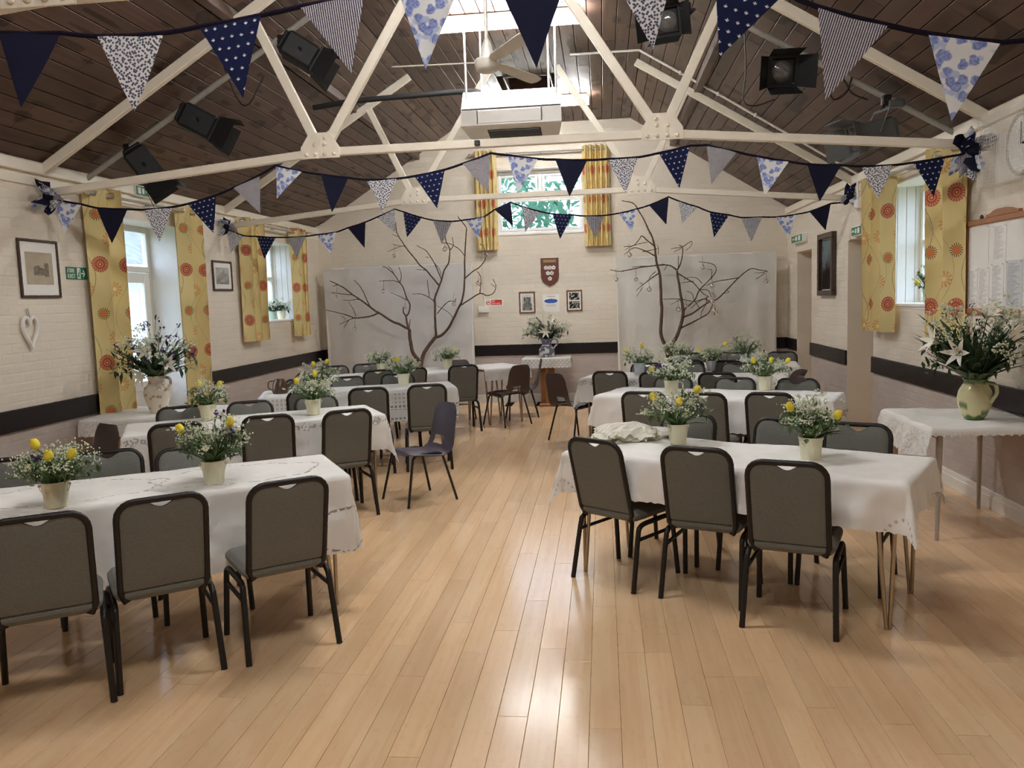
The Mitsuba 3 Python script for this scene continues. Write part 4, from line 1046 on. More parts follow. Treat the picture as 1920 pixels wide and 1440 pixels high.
def box_sign(W, a, b, c, e, d, label, s):
    t = thing('exit_sign', label, 'sign')
    part(t, 'box', onwall(bx(a, b, 0, d, c, e, .006), W), 'sign_white')
    part(t, 'face', onwall(bx(a + .01, b - .01, d, d + .004, c + .012, e - .012, .001), W), 'sign_green')
    w = b - a; mm = MB()
    mm.add(bx(a + w * .14, a + w * .34, d + .004, d + .006, c + .025, e - .025)).add(bx(a + w * .44, a + w * .60, d + .004, d + .006, c + .03, e - .03)).add(bx(a + w * .70, a + w * .88, d + .004, d + .006, (c + e) / 2 - .01, (c + e) / 2 + .01))
    part(t, 'pictogram', onwall(mm.get(), W), 'sign_white')
box_sign(W_LEFT, 7.72, 7.96, 2.775, 2.885, .05, 'green exit sign box high above the glazed door', 1)
box_sign(W_RIGHT, 11.78, 12.42, 2.30, 2.415, .07, 'green exit sign box above the further doorway', -1)
box_sign(W_RIGHT, 9.26, 9.60, 2.205, 2.315, .045, 'green exit sign above the nearer doorway, half behind the curtain', -1)

t = thing('hanging_heart', 'white painted wooden heart hanging on the wall below the framed etching', 'heart ornament')
def heart(k, zc, sc):
    o = []
    for a in np.linspace(0, 2 * PI, 40):
        o.append((6.09 + sc * .0056 * 16 * math.sin(a) ** 3 * .95, zc + sc * .0085 * (13 * math.cos(a) - 5 * math.cos(2 * a) - 2 * math.cos(3 * a) - math.cos(4 * a)) - (0)))
    return o
hp = [(p[0], .022, p[1]) for p in heart(1, 1.53, 1.0)]
part(t, 'frame', onwall(tube(hp, .016, 8, caps=False), W_LEFT), 'white_paint', smooth=60)
part(t, 'loop', onwall(tube(smoothpath([(6.09, .02, 1.575), (6.083, .02, 1.62), (6.075, .015, 1.68), (6.095, .01, 1.70), (6.10, .015, 1.66), (6.092, .02, 1.60)], 4), .004, 5), W_LEFT), 'leg_grey')

# far wall: shield, notice, sign, socket box
t = thing('shield_plaque', 'dark red wooden shield with six white flowers below the far window', 'plaque')
sp = [(-.95, 2.265), (-.67, 2.265), (-.67, 1.97), (-.69, 1.91), (-.74, 1.86), (-.81, 1.825), (-.88, 1.86), (-.93, 1.91), (-.95, 1.97)]
def plate(poly, W, n0, n1):
    v, f = prism(Polygon(poly), n1 - n0); v = np.stack([v[:, 0], v[:, 2] + n0, v[:, 1]], 1); return onwall((v, f[:, ::-1]), W)
part(t, 'board', plate(sp, W_REAR, 0, .02), 'shield_wood')
part(t, 'field', plate([(-.93, 2.165), (-.69, 2.165), (-.69, 1.975), (-.71, 1.915), (-.76, 1.875), (-.81, 1.85), (-.86, 1.875), (-.91, 1.915), (-.93, 1.975)], W_REAR, .02, .025), 'shield_red')
part(t, 'name_plate', onwall(bx(-.91, -.71, .02, .025, 2.195, 2.24, .002), W_REAR), 'plate_bronze')
for (x, z) in ((-.87, 2.115), (-.81, 2.115), (-.75, 2.115), (-.84, 2.03), (-.78, 2.03), (-.81, 1.945)):
    mm = MB()
    for k in range(5):
        a = PI / 2 + k * 2 * PI / 5; mm.add(blob((x + .021 * math.cos(a), .027, z + .021 * math.sin(a)), (.0145, .003, .0145), ICO))
    fl = part(t, 'flower', mm.get() if False else onwall(mm.get(), W_REAR), 'sign_white'); part(fl, 'centre', onwall(blob((x, .028, z), (.008, .004, .008), ICO), W_REAR), 'shield_red')
t = thing('notice', 'white notice with a blue oval between the framed photos on the far wall', 'notice')
part(t, 'sheet', onwall(bx(-.935, -.675, 0, .003, 1.425, 1.70), W_REAR), 'paper')
ov = [(-.805 + .105 * math.cos(a), 1.595 + .034 * math.sin(a)) for a in np.linspace(0, 2 * PI, 30)[:-1]]
part(t, 'blue_oval', plate(ov, W_REAR, .003, .0045), 'sign_blue')
for z, w in ((1.665, .07), (1.655, .05), (1.53, .08), (1.515, .06)): part(t, 'text_line', onwall(bx(-.805 - w, -.805 + w, .003, .004, z, z + .006), W_REAR), 'leg_grey')
t = thing('no_smoking_sign', 'small red and white NO SMOKING sign on the far wall beside the backdrop', 'sign')
part(t, 'board', onwall(bx(-1.85, -1.57, 0, .004, 1.55, 1.655, .001), W_REAR), 'sign_white')
part(t, 'red_panel', onwall(bx(-1.755, -1.585, .004, .006, 1.562, 1.643), W_REAR), 'sign_red')
textw(W_REAR, 1, 'NO', .022, -1.745, 1.608, .006, 'sign_white', t); textw(W_REAR, 1, 'SMOKING', .020, -1.745, 1.574, .006, 'sign_white', t)
an = np.linspace(0, 2 * PI, 21)
part(t, 'symbol', onwall(cat(tube([(-1.803 + .034 * math.cos(x), .006, 1.602 + .034 * math.sin(x)) for x in an], .005, 5, caps=False), bar((-1.826, .006, 1.579), (-1.780, .006, 1.626), .002, .007, up=(1, 0, 0), b=.0005)), W_REAR), 'sign_red')
part(t, 'cigarette', onwall(bx(-1.824, -1.784, .004, .0055, 1.597, 1.606), W_REAR), 'black_tube')
t = thing('socket_box', 'cream double socket box on the far wall under the red sign', 'socket')
part(t, 'box', onwall(bx(-1.965, -1.795, 0, .045, 1.445, 1.545, .006), W_REAR), 'skirting')
for x in (-1.92, -1.84): part(t, 'switch', onwall(bx(x - .012, x + .012, .045, .05, 1.485, 1.515, .002), W_REAR), 'white_gloss')
part(t, 'cable', onwall(tube([(-1.87, .008, 1.545), (-1.87, .008, 2.4)], .006, 6), W_REAR), 'paint')

# clock in a cage, noticeboard
t = thing('caged_clock', 'round wall clock behind a white wire cage', 'clock')
part(t, 'dial', onwall(xf(lathe([(0, .035), (.185, .035), (.19, .03), (.19, 0)], 36), np.array([[1, 0, 0, 5.90], [0, 0, 1, 0], [0, 1, 0, 2.56], [0, 0, 0, 1.0]])), W_RIGHT), 'sign_white', smooth=30)
part(t, 'rim', onwall(tube([(5.90 + .195 * math.cos(a), .03, 2.56 + .195 * math.sin(a)) for a in np.linspace(0, 2 * PI, 41)], .016, 8, caps=False), W_RIGHT), 'leg_grey', smooth=60)
part(t, 'hand', onwall(cat(bx(5.894, 5.906, .038, .041, 2.56, 2.70, .001), bx(5.81, 5.90, .038, .041, 2.553, 2.567, .001)), W_RIGHT), 'black_tube')
c0, c1, cz0, cz1, cd = 5.70, 6.32, 2.325, 2.80, .13
mm = MB()
for i in range(25): s = c0 + (c1 - c0) * i / 24; mm.add(tube([(s, .01, cz0), (s, cd, cz0), (s, cd, cz1), (s, .01, cz1)], .0017, 4))
for i in range(20): z = cz0 + (cz1 - cz0) * i / 19; mm.add(tube([(c0, .01, z), (c0, cd, z), (c1, cd, z), (c1, .01, z)], .0017, 4))
part(t, 'wire_cage', onwall(mm.get(), W_RIGHT), 'white_gloss', kind='stuff')
part(t, 'backplate', onwall(bx(c0, c1, 0, .008, cz0, cz1, .003), W_RIGHT), 'skirting')

t = thing('noticeboard', 'wooden framed noticeboard with a carved top, behind the large jug of flowers', 'noticeboard')
a, b, c, e = 5.50, 6.76, 1.42, 2.12; mm = MB(); fw = .042
for q in ((a, b, c, c + fw), (a, b, e - fw, e), (a, a + fw, c + fw, e - fw), (b - fw, b, c + fw, e - fw)): mm.add(bx(q[0], q[1], 0, .03, q[2], q[3], .006))
part(t, 'frame', onwall(mm.get(), W_RIGHT), 'wood_frame')
part(t, 'crest', plate([(5.93, 2.12), (6.40, 2.12), (6.40, 2.14), (6.34, 2.145), (6.30, 2.16), (6.24, 2.168), (6.12, 2.168), (6.06, 2.16), (6.0, 2.145), (5.93, 2.14)], W_RIGHT, 0, .028), 'wood_frame')
part(t, 'knob', onwall(blob((6.50, .015, 2.13), (.012, .012, .022), ICO), W_RIGHT), 'frame_dark', smooth=True)
part(t, 'panel', onwall(bx(a + fw, b - fw, 0, .012, c + fw, e - fw), W_RIGHT), 'paper')
def f_lines(p, n, uv):
    row = dr.floor(uv.y * 34.0); y = uv.y * 34.0 - row; ln = cell_rand(row, 1.0, 2.0)
    on = dr.select((y > .30) & (y < .72) & (uv.x > .10) & (uv.x < .45 + .45 * ln) & (uv.y < .94) & (uv.y > .05), 1.0, 0.0)
    return mix((.84, .84, .82), (.40, .41, .44), on * smoothstep(.22, .40, noise(uv.x * 60.0, row * 3.3)))
mat('print_lines', two({'type': 'diffuse', 'reflectance': proc(f_lines)}))
mat('print_lines_grey', two({'type': 'diffuse', 'reflectance': proc(lambda p, n, uv: f_lines(p, n, uv) * mi.Color3f(.78, .79, .84))}))
PAPERS = [(6.55, 6.71, 1.47, 1.76, 'print_lines', 'printed sheet at the bottom corner of the noticeboard by the curtain'), (6.36, 6.54, 1.47, 1.77, 'print_lines', 'printed sheet second along the bottom of the noticeboard'),
          (6.14, 6.33, 1.47, 1.79, 'print_lines', 'printed sheet third along the bottom of the noticeboard'), (5.88, 6.11, 1.47, 1.80, 'print_lines_grey', 'greyish sheet on the noticeboard above the jug of flowers'),
          (6.12, 6.32, 1.80, 2.06, 'print_lines', 'narrow printed list high on the noticeboard'), (6.38, 6.71, 1.79, 2.07, 'paper', 'blank white sheet in the top corner of the noticeboard'),
          (5.60, 5.85, 1.50, 2.00, 'print_lines', 'long printed sheet on the noticeboard at the picture edge')]
for a, b, c, e, m, lb in PAPERS:
    t = thing('paper_sheet', lb, 'paper'); v, f = bx(a, b, .013, .0145, c, e)
    uv = np.stack([(b - v[:, 0]) / (b - a), (v[:, 2] - c) / (e - c)], 1)
    part(t, 'sheet', onwall((v, f), W_RIGHT), m, uv=uv)
    for s in (a + .015, b - .015): part(t, 'pin', onwall(blob((s, .018, e - .012), (.005, .006, .005), OCT), W_RIGHT), 'silver')

# ------------------------------------------------------------------ backdrops and branch trees
def sheet(x0, x1, z0, z1, y, m, seed, label, folds):
    t = thing('backdrop_sheet', label, 'sheet'); ns, nz = 90, 60; v = []
    s_ = np.linspace(0, 1, ns + 1); r = np.random.default_rng(seed)
    for k in range(nz + 1):
        q = k / nz
        d = folds * (.35 + .65 * q) * (np.sin(s_ * 19 + 2 * q + seed) * .5 + np.sin(s_ * 41 + seed * 2) * .25) * (.25 + .75 * smooth01((np.abs(s_ - .5) - .25) / .2))
        d = d + .10 * folds * np.maximum(0, q - .55) * np.sin(s_ * 9 + q * 8)
        sag = .012 * np.sin(s_ * PI) * (1 - q)
        for j in range(ns + 1): v.append([x0 + (x1 - x0) * s_[j] + .04 * q * math.sin(3 * s_[j] + seed), y - d[j], z1 + (z0 - z1) * q - sag[j]])
    f = []
    for k in range(nz):
        for j in range(ns): w = k * (ns + 1) + j; f += [[w, w + ns + 2, w + 1], [w, w + ns + 1, w + ns + 2]]
    part(t, 'cloth', (np.array(v), np.array(f)), m, smooth=True)
    part(t, 'batten', bx(x0, x1, y + .005, y + .04, z1 - .03, z1 + .005, .004), 'white_paint')
    for x in (x0 + .02, x1 - .02): part(t, 'post', bx(x - .02, x + .02, y + .01, y + .05, 0, z1, .004), 'white_paint')
def smooth01(x): x = np.clip(x, 0, 1); return x * x * (3 - 2 * x)
sheet(-4.40, -2.02, .02, 2.225, YB - .24, 'backdrop', 3, 'pale grey sheet hung behind the bare branches on the glazed door side', .055)
sheet(.22, 2.60, .02, 2.22, YB - .24, 'backdrop_warm', 8, 'pale sheet with hanging folds behind the bare branches on the doorway side', .10)
def branches(data, label, seed, pot):
    t = thing('branch_tree', label, 'branches'); r = np.random.default_rng(seed)
    for i, (pts, r0, r1) in enumerate(data):
        pts = np.array(pts); a, b = r.uniform(0, 6), r.uniform(.03, .10)
        k0 = np.array([pts[0][0] * 1.0, pts[0][1]])
        z = [12.44 - (0.0 if len(pts) < 2 else 1) * (.09 * math.sin(2.1 * p[0] + 1.3 * p[1] + seed)) for p in pts]
        q = smoothpath([(p[0], zz, p[1]) for p, zz in zip(pts, z)], 4)
        q = q + (meshkit.noise(q * 9 + i, i)[:, None] - .5) * np.array([.012, .02, .012])
        part(t, 'branch', tube(q, np.linspace(r0, r1, len(q)) * 1.12, 7), 'bark', smooth=60)
    x, z = data[0][0][0]
    part(t, 'pot', xf(lathe([(0, 0), (.13, 0), (.15, .3), (.16, .34), (.15, .34), (.13, .30), (0, .30)], 22), tr(pot[0], pot[1], 0)), 'wood_brown', smooth=40)
    for e in pot[2:]: part(t, 'branch', tube(smoothpath(e, 4), .018, 7), 'bark', smooth=60)
lx, lz = LEFT_TREE[0][0][0]; l2 = LEFT_TREE[18][0][0]
branches(LEFT_TREE, 'bare branches with glass baubles in front of the grey sheet, glazed door side', 2, [-2.67, 12.44])
branches(RIGHT_TREE, 'bare branches with glass baubles in front of the sheet, doorway side', 5, [.97, 12.44])
for data, nm, ofs in ((LEFT_BAUBLES, 'branches on the glazed door side', 0), (RIGHT_BAUBLES, 'branches on the doorway side', 0)):
    where = {0: ['bauble hanging at the highest outer twig', 'bauble near the middle of the grey sheet', 'bauble close under the striped pennant', 'bauble by the far window curtain', 'large bauble against the brick wall', 'bauble at the outermost twig', 'bauble at the central fork', 'bauble beside the short curled twig', 'lowest bauble'],
             1: ['bauble at the top corner of the sheet', 'bauble outside the sheet edge', 'clear bauble left of the upright stem', 'bauble below the low forked twig', 'bauble near the curled top twig', 'bauble at the upper crossing twigs', 'bauble at the outermost twig', 'bauble beside the lower stem', 'small bauble inside the twigs', 'bauble at the middle of the crossing twigs', 'bauble just under the crossing twigs', 'largest and lowest bauble']}[0 if data is LEFT_BAUBLES else 1]
    for (x, z, r_), w in zip(data, where):
        t = thing('glass_bauble', f'glass {w}, {nm}', 'bauble', 'glass baubles on the branches')
        y = 12.34
        part(t, 'ball', xf(blob((0, 0, 0), r_, ICO2), tr(x, y, z)), 'bauble', smooth=True)
        part(t, 'cap', xf(lathe([(0, .016), (.010, .014), (.012, 0), (0, 0)], 10), tr(x, y, z + r_ - .002)), 'silver')
        part(t, 'thread', tube([(x, y, z + r_ + .01), (x, y + .05, z + r_ + .13)], .0022, 4), 'bark')

# ------------------------------------------------------------------ padded chairs
def chair_parts():
    P = []
    H = .848; w = .180
    def back_y(z): return -.105 * (z - .44) / .41                     # the back leans away from the seat
    # back frame: an upside down U of tube with rounded corners, its feet turned in under the seat
    R = .072; pts = [(-w + .055, .045, .398), (-w + .015, .014, .388), (-w, back_y(.43), .43)]
    for z in np.linspace(.50, H - R, 5): pts.append((-w, back_y(z), z))
    for a in np.linspace(0, PI / 2, 6)[1:]: pts.append((-w + R - R * math.cos(a), back_y(H - R + R * math.sin(a)), H - R + R * math.sin(a)))
    pts += [(-x, y, z) for x, y, z in pts[::-1]]
    P.append(('back_frame', tube(pts, .0140, 10), 'chair_frame', 60))
    # back pad: fills the U, its top edge scooped under a hand slot
    n = 28; xs = np.linspace(-w + .004, w - .004, n + 1); v, f = [], []
    rows = 12
    for side in (0, 1):
        for k in range(rows + 1):
            for j in range(n + 1):
                x = xs[j]; ax = abs(x)
                top = H - .006 - (R - math.sqrt(max(0, R * R - max(0, ax - (w - R)) ** 2)))
                top -= .032 * (.5 + .5 * math.cos(min(1, ax / .075) * PI)) if ax < .075 else 0
                z = .437 + (top - .437) * k / rows; e = min(1, (w - .004 - ax) / .03) * min(1, k / 1.5 + .1, (rows - k) / 1.2 + .1)
                th = .004 + .014 * max(0, e) ** .5
                v.append((x, back_y(z) + (th * 1.35 if side else -th * .75), z))
    N = (rows + 1) * (n + 1)
    for k in range(rows):
        for j in range(n):
            q = k * (n + 1) + j
            f += [[q, q + 1, q + n + 2], [q, q + n + 2, q + n + 1], [N + q, N + q + n + 2, N + q + 1], [N + q, N + q + n + 1, N + q + n + 2]]
    for k in range(rows):
        for j, s in ((0, 1), (n, -1)):
            q = k * (n + 1) + j; g = [[q, q + n + 1, N + q + n + 1], [q, N + q + n + 1, N + q]]; f += g if s > 0 else [x[::-1] for x in g]
    for j in range(n):
        for k, s in ((0, -1), (rows, 1)):
            q = k * (n + 1) + j; g = [[q, q + 1, N + q + 1], [q, N + q + 1, N + q]]; f += g if s > 0 else [x[::-1] for x in g]
    P.append(('backrest', (np.array(v), np.array(f)), 'chair_fabric', 50))
    # seat cushion
    m = trimesh.Trimesh(*bx(-.205, .205, -.005, .408, .372, .448, .03), process=True).subdivide().subdivide().subdivide()
    trimesh.smoothing.filter_laplacian(m, iterations=5); q = np.array(m.vertices); q[:, 2] += .012 * np.maximum(0, 1 - (q[:, 0] / .2) ** 2) * np.maximum(0, 1 - ((q[:, 1] - .2) / .22) ** 2) * (q[:, 2] > .44)
    P.append(('seat', (q, np.array(m.faces)), 'chair_fabric', 60))
    for s in (-1, 1):
        x0, x1 = s * .205, s * .218
        P.append(('leg', tube(smoothpath([(x0, .21, .368), (x0, .31, .366), (x0, .345, .352), (x0 + s * .002, .365, .31), (x1, .400, 0)], 4), .0142, 9), 'chair_frame', 60))
        P.append(('leg', tube(smoothpath([(x0, .21, .368), (x0, .085, .366), (x0, .045, .352), (x0 + s * .002, .022, .31), (x1, -.045, 0)], 4), .0142, 9), 'chair_frame', 60))
        P.append(('side_brace', tube([(x0 + s * .002, .369, .285), (x0 + s * .002, .013, .285)], .0105, 8), 'chair_frame', 60))
    return [(n_, ply(g, m_, smooth=s_)) for n_, g, m_, s_ in P]
CHAIR = chair_parts()
def chair(x, y, rz, label, group=None):
    """x, y: the floor point below the top of the back; rz: the turn of the way it faces from +y."""
    t = thing('padded_chair', label, 'chair', group)
    M = T().translate([x, y, 0]).rotate([0, 0, 1], rz).translate([0, .085, 0])
    for n_, d in CHAIR: reuse(t, n_, d, M)
    return t

# ------------------------------------------------------------------ tables and their cloths
def table(key, cx, cy, ang, L, W, z, label, legs='pairs'):
    t = thing('folding_table' if legs == 'pairs' else 'side_table', label, 'table')
    M = tr(cx, cy, 0) @ rot('z', ang)
    part(t, 'tabletop', xf(bx(-L / 2, L / 2, -W / 2, W / 2, z - .030, z - .006, .005), M), 'wood_brown')
    if legs == 'pairs':
        for sx in (-1, 1):
            for sy in (-1, 1):
                x, y = sx * (L / 2 - .09), sy * (W / 2 - .06)
                part(t, 'leg', xf(cat(tube([(x - sx * .06, y, z - .03), (x, y, 0)], np.array([.0125, .010]), 9), tube([(x + sx * .03, y - sy * .05, z - .03), (x + sx * .012, y - sy * .012, 0)], np.array([.0125, .010]), 9)), M), 'leg_metal', smooth=50)
    elif legs == 'square':
        for sx in (-1, 1):
            for sy in (-1, 1):
                x, y = sx * (L / 2 - .07), sy * (W / 2 - .07)
                part(t, 'leg', xf(tube([(x, y, z - .03), (x + sx * .01, y + sy * .01, 0)], np.array([.021, .013]), 12), M), 'leg_grey', smooth=50)
        part(t, 'apron', xf(cat(bx(-L / 2 + .06, L / 2 - .06, -W / 2 + .05, -W / 2 + .07, z - .07, z - .03), bx(-L / 2 + .06, L / 2 - .06, W / 2 - .07, W / 2 - .05, z - .07, z - .03)), M), 'wood_brown')
    else:
        part(t, 'leg', xf(bx(-.11, .11, -.02, .02, .04, z - .03, .006), M), 'wood_brown'); part(t, 'foot', xf(bx(-.13, .13, -.17, .17, 0, .045, .01), M), 'wood_brown')
        part(t, 'leg', xf(bx(-.03, .03, -.15, .15, .04, z - .03, .006), M), 'wood_brown')
    return t
def tablecloth(cx, cy, ang, L, W, z, over, kind, seed, label, step=.024, scallop=.012, period=.055, fold=.016, flare=.07, wr=.0035):
    """over: overhang at the near, far, -x and +x sides."""
    on, of, ol, orr = over; r = np.random.default_rng(seed); L2, W2 = L / 2, W / 2
    def axis(lo, hi): n = max(4, int((hi - lo) / step)); return np.linspace(lo, hi, n + 1)
    A, B = axis(-L2 - ol, L2 + orr), axis(-W2 - on, W2 + of); a, b = np.meshgrid(A, B); a = a.copy(); b = b.copy(); uv = np.stack([a, b], -1).reshape(-1, 2)
    sc = scallop * np.abs(np.sin(PI * a / period)); b[0] += sc[0]; b[-1] -= sc[-1]
    sc = scallop * np.abs(np.sin(PI * b / period)); a[:, 0] += sc[:, 0]; a[:, -1] -= sc[:, -1]
    da = np.sign(a) * np.maximum(np.abs(a) - L2, 0); db = np.sign(b) * np.maximum(np.abs(b) - W2, 0); rr = np.hypot(da, db); safe = np.maximum(rr, 1e-9)
    ux, uy = da / safe, db / safe; x, y = np.clip(a, -L2, L2), np.clip(b, -W2, W2); rb = .012
    arc = np.minimum(rr / rb, PI / 2); ext = np.maximum(rr - rb * PI / 2, 0)
    corner = (np.abs(da) > 0) & (np.abs(db) > 0); th = np.arctan2(np.abs(db), np.abs(da))
    sidepos = np.where(np.abs(db) > np.abs(da), x, y)
    ph = r.uniform(0, 6)
    fl = flare + fold * np.clip(ext / .15, 0, 1) * (np.sin(sidepos * 17 + ph) + .6 * np.sin(sidepos * 31 + 2 * ph)) / np.maximum(ext, .05) * .6
    fl = np.where(corner, flare + .20 * np.sin(2 * th) ** 2 * (.7 + .3 * math.sin(ph)), fl); ext = np.where(corner & (kind in ('ovals', 'plain', 'lace', 'dots', 'squares')), ext * (1 - .24 * np.sin(2 * th) ** 2), ext); fl = np.clip(fl, .01, .6)
    out = rb * np.sin(arc) + fl * ext; down = rb * (1 - np.cos(arc)) + ext * np.sqrt(1 - np.minimum(fl, .7) ** 2)
    p = np.stack([x + ux * out, y + uy * out, z - down], -1)
    nz = meshkit.fbm(np.stack([a * 5, b * 5, np.full_like(a, seed)], -1), 3, seed) - .5
    p[..., 2] += np.where(rr == 0, np.maximum(0, wr * 2 * nz + wr * .6 + wr * .9 * (1 - 6 * np.abs(meshkit.fbm(np.stack([a * 3.1 + b, b * 3.1 - a, np.full_like(a, seed + 2)], -1), 2, seed + 3) - .5))), 0) + .0
    n2 = meshkit.fbm(np.stack([a * 9 + b * 3, b * 9 - a * 3, np.full_like(a, seed + 5)], -1), 3, seed + 9) - .5; k_ = np.clip(rr / .12, 0, 1)
    p[..., 0] += ux * k_ * (.012 * nz + .026 * n2); p[..., 1] += uy * k_ * (.012 * nz + .026 * n2)
    nb, na = a.shape; f = []
    k = np.arange(nb * na).reshape(nb, na)
    f = np.vstack([np.stack([k[:-1, :-1].ravel(), k[:-1, 1:].ravel(), k[1:, 1:].ravel()], 1), np.stack([k[:-1, :-1].ravel(), k[1:, 1:].ravel(), k[1:, :-1].ravel()], 1)])
    t = thing('tablecloth', label, 'tablecloth')
    v, f = xf((p.reshape(-1, 3), f), tr(cx, cy, 0) @ rot('z', ang))
    put(t, (v, f), cloth_mat(kind, L, W), smooth=True, uv=uv)
    return t
Z1, Z2 = .738, .750
TABS = {'R1': (.74, 4.66, -29.5, 1.86, .70, Z1), 'L1': (-2.37, 4.06, 30.5, 1.86, .70, Z1), 'L2': (-2.81, 6.33, 29.0, 1.93, .70, Z2), 'L3': (-2.59, 8.45, 17.8, 1.98, .70, Z2),
        'R2': (.987, 7.41, -22.0, 2.02, .70, Z2), 'R3': (.871, 9.13, -16.0, 2.16, .70, Z2), 'L4': (-2.83, 10.26, 35.4, 1.86, .72, Z2), 'L5': (-1.49, 11.05, 35.4, .66, .74, Z2), 'R4': (1.36, 10.42, -9.0, 1.98, .70, Z2)}
NAMES = {'R1': 'front table, noticeboard side', 'L1': 'front table, glazed door side', 'L2': 'second table, glazed door side', 'L3': 'third table, glazed door side',
         'R2': 'second table, noticeboard side', 'R3': 'third table, noticeboard side', 'L4': 'back table, glazed door side', 'L5': 'short end table by the brown plastic chairs', 'R4': 'back table, noticeboard side'}
CL = {'R1': ((.25, .22, .24, .19), 'corner', 'white creased tablecloth with lace corners on the ' + NAMES['R1']), 'L1': ((.43, .20, .25, .32), 'ovals', 'white tablecloth with cutwork ovals on the ' + NAMES['L1']),
      'L2': ((.30, .2, .2, .32), 'crochet', 'white tablecloth with a crochet border on the ' + NAMES['L2']), 'L3': ((.33, .2, .22, .12), 'squares', 'white tablecloth with openwork squares on the ' + NAMES['L3']),
      'R2': ((.30, .2, .22, .16), 'plain', 'plain white creased tablecloth on the ' + NAMES['R2']), 'R3': ((.28, .2, .30, .14), 'crochet', 'white tablecloth with a pointed lace corner on the ' + NAMES['R3']),
      'L4': ((.16, .15, .15, .02), 'plain', 'plain white tablecloth on the ' + NAMES['L4']), 'L5': ((.17, .12, .02, .20), 'plain', 'small white tablecloth on the ' + NAMES['L5']), 'R4': ((.14, .14, .12, .10), 'plain', 'plain white tablecloth on the ' + NAMES['R4'])}
for i, k in enumerate(TABS):
    x, y, a, L, W, z = TABS[k]
    table(k, x, y, a, L, W, z, 'cloth covered folding table with paired metal legs, ' + NAMES[k])
    ov, kind, lb = CL[k]
    tablecloth(x, y, a, L + .012, W + .012, z, ov, kind, 20 + i, lb, step=.022 if i < 3 else .030, wr=.006 if k in ('R1', 'R2') else .003, fold=.016 if k != 'R1' else .02)

def aim(a, far): return a + (180 if far else 0)
CH = [('R1', 'n', [(-.06, 4.56, -38), (.465, 4.27, -23), (.838, 3.89, -21)]), ('R1', 'f', [(.544, 5.447, 4), (1.094, 5.154, -3), (1.467, 4.943, 2)]),
      ('L1', 'n', [(-2.265, 2.98, 33), (-1.915, 3.29, 37), (-1.465, 3.59, 38)]), ('L1', 'f', [(-3.309, 4.192, 2), (-2.858, 4.385, -3), (-2.40, 4.468, 3)]),
      ('L2', 'n', [(-3.017, 5.457, 29), (-2.482, 5.785, 26), (-1.945, 6.0, 33)]), ('L2', 'f', [(-3.485, 6.39, 3), (-3.004, 6.656, -2), (-2.518, 6.925, 0)]),
      ('L3', 'n', [(-2.78, 7.414, 19), (-2.237, 7.582, 17), (-1.706, 7.759, 15)]), ('L3', 'f', [(-3.281, 8.61, 0), (-2.813, 8.76, 3), (-2.307, 8.995, -3)]),
      ('L4', 'n', [(-2.70, 9.60, 33), (-2.32, 9.78, 36), (-1.738, 10.04, 22)]), ('L4', 'f', [(-3.49, 10.36, 0), (-3.14, 10.61, 4)]),
      ('R2', 'n', [(.321, 6.782, -17), (.78, 6.628, -20), (1.28, 6.542, -23)]), ('R2', 'f', [(.656, 7.947, 2), (1.201, 7.727, -2), (1.712, 7.52, 0)]),
      ('R3', 'n', [(.06, 8.719, -14), (.54, 8.477, -18), (1.116, 8.276, -16)]), ('R3', 'f', [(.492, 9.63, 0), (.954, 9.497, 3), (1.488, 9.344, -3)]),
      ('R4', 'n', [(.999, 9.94, -9), (1.445, 9.719, -12)]), ('R4', 'f', [(1.155, 11.068, 2), (1.68, 10.975, -3), (2.281, 10.87, 0)])]
SP = {3: ('wall end', 'middle', 'aisle end'), 2: ('wall end', 'aisle end')}
for k, side, lst in CH:
    nm = SP[len(lst)] if k[0] == 'L' else SP[len(lst)][::-1]
    for (x, y, rz), w in zip(lst, nm):
        rz2 = rz if side == 'n' else TABS[k][2] + 180 + rz
        s = 'back to the camera' if side == 'n' else 'facing the camera'
        chair(x, y, rz2, f'grey padded chair, {s}, {w}, {NAMES[k]}')

